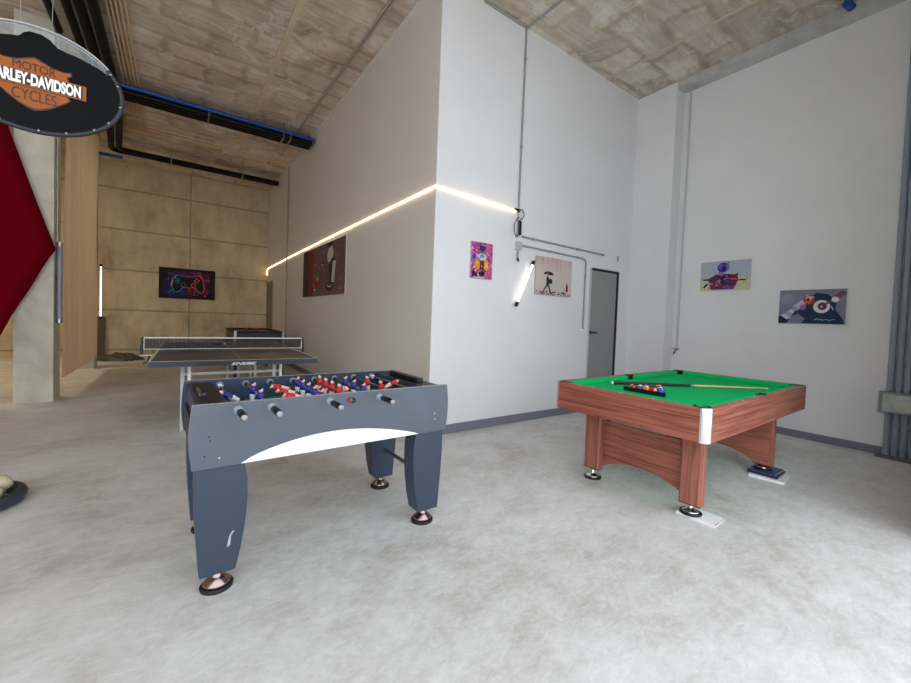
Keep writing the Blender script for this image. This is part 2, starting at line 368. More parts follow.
# vertical pipe on wall_left + ceiling conduits
M_PAINTC = mat('painted_conduit', (.62, .58, .51), .5)
pipe('conduit', [[(XB - .02, 10.6, .1), (XB - .02, 10.62, ZC - .05)]], .02, M_PAINTC, 'painted upright conduit on the passage wall behind the tennis table', group='passage conduits',
     straps=[ring((XB - .02, 10.6, z), .028, 'z', m=M_PAINTC) for z in (1.5, 2.5, 3.6)])
pipe('conduit', [[(1.90, 4.2, ZC - .016), (1.875, 10.1, ZC - .016)], [(1.935, 4.2, ZC - .016), (1.905, 7.6, ZC - .016)]], .013, mat('dusty_grey_conduit', (.66, .62, .58), .6), 'grey twin conduit running along the ceiling above the passage', group='ceiling conduits')
pipe('conduit', [[(-.62, 10.35, ZC - .012), (2.16, 10.45, ZC - .012)], [(-.62, 10.45, ZC - .03), (2.16, 10.55, ZC - .03)]], .014, M_BEIGEC, 'thin beige conduit pair crossing the ceiling between the two black pipe runs', group='ceiling conduits')
for k in range(5):
    x = -.70 + k * .045
    pipe('conduit', [[(x, .2, ZC - .04), (x + .01, 9.95, ZC - .04)]], .0125, M_BEIGEC, 'beige conduit in the row of five beside the black ceiling pipes', group='beige ceiling conduits')
tag(MB().box(-.80, -.52, 10.0, 10.55, ZC - .07, ZC, mat('beige_box', (.70, .60, .47), .6)).build('junction_box', bevel=.01), 'beige ceiling junction box at the end of the conduit row', 'junction box')
# black drain pipes
def straps_x(xs, yc, z, w, h):
    out = []
    for x in xs:
        def f(mb, off, x=x):
            mb.box(x - .012 - off.x, x + .012 - off.x, yc - w / 2 - off.y, yc + w / 2 - off.y, z - h / 2 - off.z, z - h / 2 + .012 - off.z, M_STEEL)
            for yy in (yc - w / 2, yc + w / 2 - .01): mb.box(x - .008 - off.x, x + .008 - off.x, yy - off.y, yy + .01 - off.y, z - h / 2 - off.z, ZC - off.z, M_STEEL)
        out.append(f)
    return out
for k, yy in enumerate((8.42, 8.53, 8.64)):
    pipe('drain_pipe', [[(-.735, yy, 4.62), (2.12, yy, 4.62)]], .052, M_PIPE, '%s black pipe of the nearer bundle crossing the passage ceiling' % ('nearest', 'middle', 'farthest')[k], group='nearer black ceiling pipes',
         straps=straps_x((.42, 1.60, 1.72), 8.53, 4.62, .36, .12) if k == 0 else ())
pipe('water_pipe', [[(-.7, 8.33, 4.67), (2.14, 8.33, 4.67)]], .03, M_BLUE, 'bright blue pipe laid along the near side of the black pipes under the ceiling')
for k, yy in enumerate((11.55, 11.66)):
    pipe('drain_pipe', [[(-.80 - .13 * k, .3, 4.72), (-.80 - .13 * k, 8.9, 4.72), (-.84 - .13 * k, 9.6, 4.62), (-1.0 - .13 * k, yy - .16, 4.62)]], .052, M_PIPE,
         '%s of two long black ceiling pipes leading to the farther cross run' % ('right', 'left')[k], group='farther black ceiling pipes')
    pipe('drain_pipe', [[(-1.0 - .13 * k, yy - .159, 4.62), (-.985 - .13 * k, yy - .05, 4.62), (-.9 - .13 * k, yy, 4.62), (2.11, yy, 4.62)]], .052, M_PIPE,
         '%s black cross pipe of the farther pair, starting in a bend' % ('nearer', 'farther')[k], group='farther black ceiling pipes',
         straps=straps_x((-.12, 1.29), 11.6, 4.62, .24, .12) if k == 0 else ())
pipe('drain_pipe', [[(-1.05, .3, 4.72), (-1.05, 8.2, 4.72)]], .045, M_PIPE, 'straight black pipe left of the bending pipes on the ceiling', group='black pipes along the ceiling')
pipe('drain_pipe', [[(-1.215, .3, 4.70), (-1.215, 7.3, 4.70)]], .04, M_PIPE, 'thin black pipe nearest the concrete pillar top', group='black pipes along the ceiling')
tag(MB().tube([(-1.6, 11.9, 4.55), (-.98, 11.9, 4.55)], .035, M_BLUE).build('water_pipe'), 'short blue pipe end showing above the beige tarp', 'pipe')
tag(MB().tube([(5.70, 1.22, ZC - .04), (5.815, 1.20, ZC - .045)], .04, M_BLUE, 12).build('pipe_stub'), 'blue pipe stub poking out of the right ceiling corner', 'pipe')

# grey pipe bundle right
M_GP = mat('bluish_grey_pvc', (.56, .60, .66), .45, vary=.05)
gp = None
for k in range(5):
    yy = .735 - k * .062
    pipe('drain_pipe', [[(XR - .03, yy, .0), (XR - .03, yy, ZC - .12)]], .027, M_GP, '%s upright grey pipe from the left at the right wall edge' % ('first', 'second', 'third', 'fourth', 'fifth')[k], group='grey pipes on the right wall',
         straps=[ring((XR - .03, yy, z), .031, 'z', .01) for z in (.3, .95, 1.9, 2.9)], seg=12)
e = empty('meter_box', (XR - .06, .68, .47))
MB().box(-.09, 0, -.33, .12, 0, .22, mat('grey_green_box', (.50, .56, .56), .35)).build('box_body', e, bevel=.01)
MB().box(-.105, -.0905, -.30, .09, .02, .20, mat('cloudy_plastic_cover', (.70, .74, .73), .15, vary=.15, scale=14, bump=.3)).build('cover', e, bevel=.012)
mb = MB().box(-.112, -.1055, -.15, .0, .09, .14, mat('beige_card', (.78, .74, .66), .6)); mb.build('card', e)
tag(e, 'grey box with cloudy plastic cover mounted across the upright grey pipes', 'box')
slab('trim_9', XR - .16, XR, .36, .80, 0, .02, mat('dusty_sill', (.42, .41, .41), .7))

# ------------------------------------------------------------------ foosball table
FT = tag(empty('foosball_table', (.062, 2.055, 0), .025), 'grey and navy foosball table with white arch on its side in the foreground', 'foosball table')
L, W, ZT, ZB = 1.306, .754, .861, .579
def side(mat_, y0, y1):
    h = ZT - ZB
    pl = [(0 - .012 * sin(pi * t / 8), ZB + h * t / 8) for t in range(9)]; pr = [(L + .012 * sin(pi * t / 8), ZB + h * t / 8) for t in range(9)]
    return MB().prism(pl + pr[::-1], 1, y0, y1, mat_, M_EDGE)
side(M_SLATE, 0, .022).build('side_panel', FT); side(M_NAVY, W - .022, W).build('side_panel', FT)
arch = []
for t in range(25):
    u = t / 24; x = (.142 + (.85 - .142) * u) * L
    arch.append((x, ZB + .0015 + .094 * (sin(pi * u ** .92)) ** .82 * (1 - .12 * u)))
a = MB().prism(arch + [(arch[-1][0], ZB + .001), (arch[0][0], ZB + .001)], 1, -.0025, .0, mat('glossy_white_inlay', (.93, .93, .94), .3)).build('arch_inlay', FT); a['label'] = 'white arch shaped inlay'
for (x, z) in ((.06, .72), (.065, .70), (.045, .635), (.10, .62), (1.22, .69), (1.225, .655)):
    MB().lathe([(.005, 0), (.003, -.002)], (x, 0, z), M_LEG if x < .1 else M_EDGE, 10, axis='y').build('screw_cap', FT)
for x0, x1 in ((0.012, .03), (L - .03, L - .012)):
    MB().box(x0, x1, .022, W - .022, ZB, ZT - .012, M_NAVY).build('end_panel', FT)
# end shelves / ball return
e_ = MB().box(.03, .125, .022, W - .022, ZT - .032, ZT - .012, M_BLACK).box(.125, .137, .022, W - .022, ZT - .13, ZT - .012, M_NAVY).build('end_shelf', FT)
MB().tube([(.05, .30, ZT - .012), (.05, .52, ZT - .012)], .008, M_STEEL).lathe([(.012, 0), (.014, .012), (.0, .014)], (.06, .30, ZT - .012), mat('purple_knob', (.25, .22, .42), .4), 14).build('score_slider', FT)
MB().box(L - .125, L - .03, .022, W - .022, ZT - .032, ZT - .012, M_BLACK).box(L - .137, L - .125, .022, W - .022, ZT - .13, ZT - .012, M_NAVY).build('end_shelf', FT)
MB().box(L - .10, L - .055, .20, .60, ZT - .012, ZT + .018, M_BLACK).build('score_rail', FT, bevel=.004)
MB().box(-.002, .012, .12, .62, .63, .76, M_BLACK).build('goal_box', FT, bevel=.004)
pf = MB().box(.137, L - .137, .022, W - .022, ZT - .150, ZT - .130, M_PITCH).build('playfield', FT); pf['label'] = 'green pitch with white lines'
wl = MB(); zz = ZT - .1298
wl.box(L / 2 - .003, L / 2 + .003, .03, W - .03, zz, zz + .0006, M_WHITEP)
for k in range(24):
    a0, a1 = 2 * pi * k / 24, 2 * pi * (k + 1) / 24; r = .1
    wl.tube([(L / 2 + r * cos(a0), W / 2 + r * sin(a0), zz), (L / 2 + r * cos(a1), W / 2 + r * sin(a1), zz)], .002, M_WHITEP, 4)
wl.build('pitch_marking', FT)
# legs
def leg(x, flip, back):
    pts = []
    out = [(.022, .088), (.006, .3), (0, .45), (-.0, ZB + .0)]
    inn = [(.19, ZB), (.203, .5), (.205, .42), (.197, .3), (.182, .19), (.160, .088)]
    pts = out + inn
    pts = [(x - p[0] if flip else x + p[0], p[1]) for p in pts]
    y0, y1 = (.012, .13) if not back else (W - .13, W - .012)
    l = MB().prism(pts, 1, y0, y1, M_LEG if not back else M_NAVY, M_NAVY).build('leg', FT, bevel=.004)
    cx = x + (-.094 if flip else .094); cy = (y0 + y1) / 2
    MB().lathe([(.066, 0), (.068, .012), (.064, .018)], (cx, cy, 0), M_MATTE, 28).lathe([(.060, .018), (.054, .032), (.030, .052), (.022, .062), (.022, .089)], (cx, cy, 0), M_COPPER, 28).build('levelling_foot', l)
for x, fl in ((.012, False), (L - .012, True)):
    for bk in (False, True): leg(x, fl, bk)
o = MB().tube([(.105, .10, .29), (.105, W - .1, .29)], .014, M_STEEL).build('tie_bar', FT); o = MB().tube([(L - .10, .10, .29), (L - .10, W - .1, .29)], .014, M_STEEL).build('tie_bar', FT)
# scuff marks are raised flecks of chipped laminate
MB().prism([(.137, .20), (.15, .21), (.152, .25), (.165, .27), (.158, .272), (.145, .25), (.14, .225)], 1, .0105, .0118, mat('chipped_laminate', (.62, .66, .70), .7)).build('chip_mark', FT)
# rods
M_BSH = mat('blue_shirt', (.12, .20, .62), .4); M_RSH = mat('red_shirt', (.82, .14, .18), .4); M_SKIN = mat('figure_skin', (.92, .72, .64), .45); M_HAIR = mat('figure_hair', (.10, .07, .06), .5)
def figure(team):
    # stands upright around the rod axis at origin
    sh, so = (M_BSH, M_WHITEP) if team == 'blue' else (M_RSH, mat('figure_white', (.93, .80, .78), .4))
    mb = MB()
    mb.lathe([(.009, -.078), (.012, -.072), (.010, -.06), (.012, -.045), (.0155, -.028), (.014, -.020)], (0, 0, 0), so, 10, mats=[M_MATTE, M_MATTE if team == 'blue' else M_RSH, so, so, so, so], sy=1.15)
    mb.box(-.006, .022, -.009, .009, -.080, -.066, M_MATTE)
    mb.lathe([(.014, -.020), (.017, 0), (.0165, .015), (.008, .023)], (0, 0, 0), sh, 10, sy=1.3)
    mb.tube([(0, -.020, .012), (.004, -.024, -.006), (.006, -.020, -.02)], .0055, sh, 6); mb.tube([(0, .020, .012), (.004, .024, -.006), (.006, .020, -.02)], .0055, sh, 6)
    mb.sphere((0, 0, .034), .0125, M_SKIN, 10, 8); mb.sphere((-.004, 0, .040), .0108, M_HAIR, 10, 8, sc=(1, 1, .8))
    return mb
lays = [('blue', [.5], -60), ('blue', [.36, .64], 4), ('red', [.3, .5, .7], 78), ('blue', [.18, .34, .5, .66, .82], 0), ('red', [.18, .34, .5, .66, .82], -3), ('blue', [.3, .5, .7], 3), ('red', [.36, .64], 8), ('red', [.5], -70)]
ZR = ZT - .035
for k, (team, ys, rot) in enumerate(lays):
    x = .171 + .1365 * k; front = k in (0, 1, 3, 5); out = 1
    r = MB()
    y0, y1 = (-.04, W + .10) if front else (.004, W + .03)
    r.tube([(0, y0, 0), (0, y1, 0)], .0065, M_CHROME, 10)
    ro = r.build('rod', FT, loc=(x, 0, ZR))
    if front:
        MB().tube([(0, -.160, 0), (0, -.154, 0), (0, -.045, 0), (0, -.038, 0)], [.013, .0155, .014, .011], M_BLACK, 14).lathe([(.0135, 0), (.0125, -.005), (.0, -.006)], (0, -.160, 0), M_CONDUIT, 14, axis='y').build('grip', ro)
    else:
        MB().tube([(0, W + .03, 0), (0, W + .12, 0)], .0145, M_BLACK, 14).build('grip', ro)
    M_BR = mat('grey_bearing', (.50, .55, .60), .3)
    if front: MB().lathe([(.022, 0), (.021, -.004), (.013, -.009), (.009, -.012)], (0, 0, 0), M_BR, 18, axis='y').build('bearing', ro)
    MB().lathe([(.022, .012), (.02, .006), (.009, 0)], (0, W - .036, 0), M_BR, 18, axis='y').build('bearing', ro)
    for q in (0, 1):
        yy = .045 if q == 0 else W - .05
        MB().tube([(0, yy - .012, 0), (0, yy + .012, 0)], .0125, M_WHITEP if k in (0, 7) else M_MATTE, 12).build('bumper', ro)
    for yy in ys:
        f = figure(team).build('player_figure', ro, loc=(0, yy * W, 0)); f.rotation_euler = (0, radians(rot if team == 'blue' else rot), pi if team == 'red' else 0)
        f['label'] = 'foosball figure in a %s shirt' % team
mb = MB().lathe([(.011, 0), (.013, -.02), (.008, -.035), (0, -.036)], (0, 0, 0), mat('dark_green_cap', (.06, .24, .18), .4), 12, axis='y').sphere((-.012, -.015, .002), .012, M_RSH, 10, 8)
mb.build('rod_end_cap', FT, loc=(.171 + .1365 * 4 - .02, 0, ZR - .003))

# ------------------------------------------------------------------ pool table
PT = tag(empty('pool_table', (2.565, 1.053, 0), .017), 'reddish wood pool table with green cloth standing on the right', 'pool table')
L, W, ZT, ZB = 2.08, 1.20, .786, .577
G = .048
MB().box(0, .022, G, W - G, ZB, ZT - .003, M_WOODY).build('apron', PT); MB().box(L - .022, L, G, W - G, ZB, ZT - .003, M_WOODY).build('apron', PT)
MB().box(G, L - G, 0, .022, ZB, ZT - .003, M_WOODX).build('apron', PT); MB().box(G, L - G, W - .022, W, ZB, ZT - .003, M_WOODX).build('apron', PT)
# wooden rail caps with sights, green cushions, cloth
ZC_ = ZT - .036
r = MB().box(.0, .04, G, W - G, ZT - .003, ZT + .002, M_WOODY).box(L - .04, L, G, W - G, ZT - .003, ZT + .002, M_WOODY).box(G, L - G, 0, .04, ZT - .003, ZT + .002, M_WOODX).box(G, L - G, W - .04, W, ZT - .003, ZT + .002, M_WOODX)
for k in (1, 2, 3):
    for x in (.022, L - .022): r.lathe([(.006, .002), (.005, .0035)], (x, .12 + (W - .24) * k / 4, ZT), M_WHITEP, 10)
for k in (1, 2, 3, 5, 6, 7):
    for yy in (.022, W - .022): r.lathe([(.006, .002), (.005, .0035)], (.12 + (L - .24) * k / 8, yy, ZT), M_WHITEP, 10)
r.build('rail', PT)
MB().box(.022, L - .022, .022, W - .022, ZC_ - .03, ZC_, M_GREEN).build('table_cloth', PT)
c0, c1 = .04, .085
def cush(p): MB().prism(p, 2, ZC_, ZT + .001, M_GREEN).build('cushion', PT, bevel=.006)
cush([(c0, .095), (c1, .125), (c1, W - .125), (c0, W - .095)]); cush([(L - c0, .095), (L - c1, .125), (L - c1, W - .125), (L - c0, W - .095)])
for yy0, yy1 in ((c0, c1), (W - c0, W - c1)):
    cush([(.095, yy0), (.125, yy1), (L / 2 - .075, yy1), (L / 2 - .055, yy0)]); cush([(L - .095, yy0), (L - .125, yy1), (L / 2 + .075, yy1), (L / 2 + .055, yy0)])
for (x, yy) in ((.070, .070), (L - .070, .070), (.070, W - .070), (L - .070, W - .070), (L / 2, .05), (L / 2, W - .05)):
    p = MB(); corner = abs(x - L / 2) > .1
    n = 22
    cx_, cy_ = L / 2, W / 2; a0 = math.atan2(cy_ - yy, cx_ - x) if corner else (pi / 2 if yy < .1 else -pi / 2)
    # moulded black rim behind; flat black disc paints the dark of the hole
    rr = .043
    for q in range(n):
        t0 = a0 + .75 + (2 * pi - 1.5) * q / n; t1 = a0 + .75 + (2 * pi - 1.5) * (q + 1) / n
        P = lambda t, r_, z: (x + r_ * cos(t), yy + (r_ if corner else r_ * .7) * sin(t), z)
        p.add([P(t0, rr, ZC_), P(t1, rr, ZC_), P(t1, rr, ZT + .006), P(t0, rr, ZT + .006), P(t0, rr + .008, ZT + .005), P(t1, rr + .008, ZT + .005), P(t1, rr + .009, ZT - .004), P(t0, rr + .009, ZT - .004)], [(0, 1, 2, 3), (3, 2, 5, 4), (4, 5, 6, 7)], M_MATTE)
    p.lathe([(rr, .0015), (rr, .0005)], (x, yy, ZC_), mat('pocket_black', (.01, .01, .01), .9, spec=0), 22, sy=1 if corner else .7)
    p.build('pocket', PT, fix=False)
for sx, sy in ((0, 0), (1, 0), (0, 1), (1, 1)):
    pts = []
    for q in range(9):
        t = pi / 2 * q / 8; pts.append((G + .003 - (G + .004) * cos(t), G + .003 - (G + .004) * sin(t)))
    pts += [(G + .004, .0), (G + .004, .012)] ; inner = [(G + .003 - (G - .012) * cos(pi / 2 * q / 8), G + .003 - (G - .012) * sin(pi / 2 * q / 8)) for q in range(8, -1, -1)]
    pts += inner
    pts = [((L - p[0]) if sx else p[0], (W - p[1]) if sy else p[1]) for p in pts]
    g = MB().prism(pts, 2, ZB - .002, ZT + .004, mat('polished_aluminium', (.88, .88, .90), .22, 1)).build('corner_guard', PT)
def post(x, yy, zb, name='leg'):
    a, b_, c = .038, .074, .016
    pl = [(x - a + c, yy - b_), (x + a - c, yy - b_), (x + a, yy - b_ + c), (x + a, yy + b_ - c), (x + a - c, yy + b_), (x - a + c, yy + b_), (x - a, yy + b_ - c), (x - a, yy - b_ + c)]
    l = MB().prism(pl, 2, .088, ZB, M_WOODZ).box(x - a + .005, x + a - .005, yy - b_ + .005, yy + b_ - .005, .08, .0875, M_BLACK).build(name, PT)
    MB().lathe([(.070, 0), (.071, .008), (.064, .014)], (x, yy, zb), M_BLACK, 28).lathe([(.058, .014), (.05, .022), (.02, .032), (.015, .05), (.015, .085 - zb)], (x, yy, zb), M_CHROME, 28).build('levelling_foot', l)
for x, yy, zb in ((.262, .185, .02), (.262, .97, .001), (1.66, .185, .048), (1.66, .97, .001)): post(x, yy, zb)
for x in (.3005, 1.6035):
    y0, y1 = .13, 1.03
    pts = [(y0, .485), (y0, .105), (y0 + .12, .105)] + [(y0 + .12 + (y1 - y0 - .24) * t / 16, .105 + .085 * sin(pi * t / 16) ** .8) for t in range(1, 16)] + [(y1 - .12, .105), (y1, .105), (y1, .485)]
    MB().prism(pts, 0, x, x + .018, M_WOODY).build('end_panel', PT)
    for yy in (.262, .86): MB().box(x - .0, x + .018, yy, yy + .035, .486, ZB, M_BLACK).build('bracket', PT)

def PW(x, yy, z):   # local to world on the pool table
    a = .017; return (2.565 + x * cos(a) - yy * sin(a), 1.053 + x * sin(a) + yy * cos(a), z)
# ball rack and balls
RX, RY = .395, .615; rb = .0278; s3 = rb * math.sqrt(3)
e = empty('ball_rack', PW(RX, RY, ZC_), .017)
tri = [(-.034, -.165), (.26, .0), (-.034, .165)]
def inset(t): c = (sum(p[0] for p in tri) / 3, 0); return [(c[0] + (p[0] - c[0]) * t, c[1] + (p[1] - c[1]) * t) for p in tri]
mb = MB(); o_, i_ = inset(1.04), inset(.965)
for k in range(3):
    j = (k + 1) % 3; mb.prism([o_[k], o_[j], i_[j], i_[k]], 2, .001, .034, M_BLACK)
mb.build('rack_frame', e); tag(e, 'black plastic triangle rack around the balls on the green cloth', 'ball rack')
BC = {'yellow': (.93, .74, .10), 'blue': (.10, .28, .80), 'red': (.82, .12, .12), 'purple': (.36, .20, .62), 'orange': (.95, .48, .14), 'green': (.05, .42, .22), 'maroon': (.45, .08, .12), 'black': (.04, .04, .04)}
M_BW = mat('ball_white', (.93, .91, .86), .12)
rows = [[('red', 1), ('purple', 1), ('orange', 0), ('red', 0), ('blue', 1)], [('green', 0), ('yellow', 0), ('maroon', 0), ('blue', 0)], [('purple', 0), ('black', 0), ('orange', 1)], [('green', 1), ('maroon', 1)], [('yellow', 1)]]
places = [['leftmost of the front row', 'second from left in the front row', 'in the middle of the front row', 'second from right in the front row', 'rightmost of the front row'],
          ['leftmost of the second row', 'second from left in the second row', 'third from left in the second row', 'rightmost of the second row'], ['left of the third row', 'in the centre of the rack', 'right of the third row'], ['left of the two before the tip', 'right of the two before the tip'], ['at the far tip of the rack']]
for i, row in enumerate(rows):
    for j, (cn, stripe) in enumerate(row):
        px_, py_ = RX + i * s3, RY + (4 - i) * rb - j * 2 * rb
        m_ = mat(cn + '_ball', BC[cn], .12); mb = MB()
        mb.sphere((0, 0, 0), rb, m_, 20, 14)
        if stripe:
            kk = mb.mi(M_BW)
            for fi, f in enumerate(mb.f):
                zc = sum(mb.v[q][2] for q in f) / len(f)
                if abs(zc) > rb * .55: mb.m[fi] = kk
        else:
            kk = mb.mi(M_BW)
            for fi, f in enumerate(mb.f):
                if sum(mb.v[q][2] for q in f) / len(f) > rb * .93: mb.m[fi] = kk
        o = mb.build('billiard_ball', loc=PW(px_, py_, ZC_ + rb)); o.rotation_euler = (rnd.uniform(.3, 1.2), rnd.uniform(-.9, .9), rnd.uniform(0, 6))
        tag(o, '%s %s billiard ball, %s' % ('striped white and' if stripe else 'solid', cn, places[i][j]), 'ball', 'billiard balls in the triangle rack')
# cue
A = Vector((3.07, 2.07, ZC_ + .018)); B = Vector((4.25, 1.275, ZC_ + .009)); t = B - A
e = empty('pool_cue', A)
MB().tube([t * 0, t * .012], .0145, M_WHITEP, 14).build('butt_cap', e); MB().tube([t * .012, t * .50], [.0145, .011], M_BLACK, 14).build('butt', e)
MB().tube([t * .50, t * .52], .0112, M_STEEL, 14).build('joint', e); MB().tube([t * .52, t * .985], [.0105, .0062], mat('pale_maple', (.88, .74, .52), .35, vary=.06, scale=30), 14).build('shaft', e); MB().tube([t * .985, t], .0062, M_WHITEP, 14).build('tip', e)
tag(e, 'pool cue with black butt and pale shaft lying across the green cloth', 'cue')

# books under the legs
def book(name, c, rz, w, d_, h, z, cover, pages, label):
    e = empty(name, (c[0], c[1], z), rz)
    MB().box(-w / 2, w / 2, -d_ / 2, d_ / 2, 0, .002, cover).box(-w / 2, w / 2, -d_ / 2, d_ / 2, h - .002, h, cover).box(-w / 2, -w / 2 + .002, -d_ / 2, d_ / 2, .002, h - .002, cover).build('cover', e)
    MB().box(-w / 2 + .002, w / 2 - .003, -d_ / 2 + .003, d_ / 2 - .003, .002, h - .002, pages).build('pages', e)
    return tag(e, label, 'book')
PG = mat('paper_pages', (.82, .78, .74), .8)
lf = PW(.262, .185, 0); rf = PW(1.66, .185, 0)
book('book', (lf[0] + .03, lf[1] - .045), .06, .16, .24, .019, .0, mat('white_cover', (.93, .94, .95), .5), mat('brownish_pages', (.62, .50, .44), .8), 'white book lying under the near left foot of the pool table')
book('book', (rf[0] - .03, rf[1] - .06), .12, .28, .25, .020, 0, mat('white_cover', (.83, .85, .87), .5), PG, 'white book, bottom of the stack under the right foot of the pool table')
book('book', (rf[0] - .0, rf[1] - .03), .05, .26, .22, .013, .0202, mat('dark_cover', (.16, .14, .18), .5), PG, 'thin dark book, middle of the stack under the right pool table foot')
book('book', (rf[0] + .01, rf[1] - .02), .0, .25, .20, .013, .0334, mat('blue_cover', (.22, .29, .50), .5), PG, 'blue book, topmost of the stack under the right foot of the pool table')

# ------------------------------------------------------------------ table tennis table
TT = tag(empty('table_tennis_table', (-.205, 4.80, 0), -.022), 'dark table tennis table with low net standing behind the foosball table', 'table tennis table')
L, W, ZT = 1.525, 2.74, .76
M_TOP = mat('dark_tabletop', (.20, .18, .19), .30, vary=.04, scale=3); M_FR = mat('dark_blue_frame', (.13, .17, .27), .4)
for y0, y1 in ((0, W / 2 - .005), (W / 2 + .005, W)):
    h = MB().box(0, L, y0, y1, ZT - .02, ZT, M_TOP).build('tabletop_half', TT)
    l = MB(); z0, z1 = ZT + .0002, ZT + .0012
    l.box(0, .02, y0, y1, z0, z1, M_WHITEP).box(L - .02, L, y0, y1, z0, z1, M_WHITEP).box(L / 2 - .0015, L / 2 + .0015, y0, y1, z0, z1, M_WHITEP)
    yy = y0 if y0 == 0 else y1 - .02
    l.box(.02, L / 2 - .002, yy, yy + .02, z0, z1, M_WHITEP).box(L / 2 + .002, L - .02, yy, yy + .02, z0, z1, M_WHITEP).build('line_marking', h)
    MB().box(.0, L, y0 + .0, y0 + .025, ZT - .055, ZT - .0205, M_FR).box(0, L, y1 - .025, y1, ZT - .055, ZT - .0205, M_FR).box(0, .025, y0 + .025, y1 - .025, ZT - .055, ZT - .0205, M_FR).box(L - .025, L, y0 + .025, y1 - .025, ZT - .055, ZT - .0205, M_FR).build('apron', h)
MB().box(.38, .66, -.004, .0, ZT - .052, ZT - .018, M_BLACK).build('logo_plate', TT)
M_ = Matrix.Translation((.79, -.003, ZT - .037)) @ Matrix.Rotation(pi / 2, 4, 'X')
text_part('ENEBE', 'brand_lettering', TT, M_WHITEP, M_, .235, .026, .003, bold=.02, shear=.4)
for yy in (.30, W - .30):
    for x in (.26, .32, 1.12, 1.19):
        MB().box(x - .014, x + .014, yy - .02, yy + .02, .0, ZT - .055, M_WHITEP if x in (.32, 1.19) else M_EDGE).build('leg', TT)
    MB().box(.0 + .26, 1.19, yy - .012, yy + .012, .58, .61, mat('silver_tube', (.66, .66, .66), .35)).build('crossbar', TT)
for x in (.72, .84): MB().box(x - .012, x + .012, W / 2 - .2, W / 2 - .17, .05, ZT - .055, MATS['silver_tube']).build('strut', TT)
MB().box(.26, 1.19, W / 2 - .2, W / 2 - .17, .30, .33, MATS['silver_tube']).build('crossbar', TT)
for x in (.27, 1.19): 
    MB().tube([(x, .30, .12), (x, W - .30, .12)], .014, MATS['silver_tube']).build('stretcher', TT)
# net
NY = W / 2
nm = bpy.data.materials.new('dark_net_mesh'); nt, b = nodes(nm); v = nt.nodes.new('ShaderNodeTexCoord').outputs['Object']
sx = nt.nodes.new('ShaderNodeSeparateXYZ'); nt.links.new(v, sx.inputs[0])
def cell(o): return math_(nt, 'LESS_THAN', math_(nt, 'FRACT', math_(nt, 'MULTIPLY', o, 75)), .42)
al = math_(nt, 'MAXIMUM', cell(sx.outputs[0]), cell(sx.outputs[2]))
b.inputs['Base Color'].default_value = (.03, .03, .035, 1); nt.links.new(al, b.inputs['Alpha']); b.inputs['Roughness'].default_value = .8
net = MB().box(-.125, L + .12, NY - .001, NY + .001, ZT + .012, ZT + .145, nm).build('net', TT)
MB().box(-.125, L + .12, NY - .004, NY + .004, ZT + .140, ZT + .155, M_WHITEP).box(-.130, -.120, NY - .003, NY + .003, ZT + .0, ZT + .14, M_WHITEP).box(L + .115, L + .125, NY - .003, NY + .003, ZT + .0, ZT + .14, M_WHITEP).box(-.125, L + .12, NY - .002, NY + .002, ZT + .006, ZT + .013, M_WHITEP).build('net_tape', net)
for x, s_ in ((-.130, -1), (L + .125, 1)):
    p = MB().prism([(x, ZT - .0), (x + s_ * .035, ZT - .0), (x + s_ * .018, ZT + .158), (x, ZT + .158)], 1, NY - .02, NY + .02, M_BLACK).build('net_post', TT, bevel=.003)
    MB().box(min(x - s_ * .20, x + s_ * .03), max(x - s_ * .20, x + s_ * .03), NY - .012, NY + .012, ZT - .058 - .012, ZT - .058, M_STEEL).box(min(x, x + s_ * .03), max(x, x + s_ * .03), NY - .012, NY + .012, ZT - .06, ZT, M_BLACK).tube([(x - s_ * .06, NY, ZT - .07), (x - s_ * .04, NY - .02, ZT - .14), (x + s_ * .0, NY - .03, ZT - .16)], .008, M_BLACK, 6).build('clamp', p)
e = empty('table_tennis_bat', (.52, 7.05, .7615), .3)
mb = MB().lathe([(.078, 0), (.078, .013)], (0, 0, 0), mat('bat_rubber', (.05, .05, .06), .6), 28); mb.build('blade', e)
MB().box(.07, .17, -.014, .014, 0, .018, mat('bat_handle_wood', (.55, .40, .25), .5)).build('handle', e, bevel=.004)
tag(e, 'black table tennis bat lying on the table beyond the net', 'table tennis bat')
tag(MB().sphere((0, 0, 0), .02, M_WHITEP, 14, 10).build('table_tennis_ball', loc=(.58, 6.85, .7815)), 'small white table tennis ball beyond the net beside the bat', 'ball')

# ------------------------------------------------------------------ dark games table at the back
GT = tag(empty('games_table', (.90, 8.75, 0)), 'dark games table with silver corners at the far end of the passage', 'games table')
mb = MB().box(0, .86, 0, 1.7, .62, .85, M_BLACK).build('table_body', GT, bevel=.01)
MB().box(.07, .79, .09, 1.61, .850, .852, mat('dark_playing_surface', (.16, .12, .12), .4)).build('playing_surface', GT)
MB().box(0, .07, 0, 1.7, .8505, .885, M_MATTE).box(.79, .86, 0, 1.7, .8505, .885, M_MATTE).box(.07, .79, 0, .07, .8505, .885, M_MATTE).box(.07, .79, 1.63, 1.7, .8505, .885, M_MATTE).build('rail', GT)
for x in (0, .86):
    for yy in (0, 1.7):
        MB().box(x - .035 if x else -.012, x + .012 if x else .035, yy - .035 if yy else -.012, yy + .012 if yy else .035, .64, .895, M_STEEL).build('corner_guard', GT, bevel=.006)
        MB().box(x - .09 if x else .0, x if x else .09, yy - .09 if yy else .0, yy if yy else .09, .0, .62, M_BLACK).build('leg', GT)
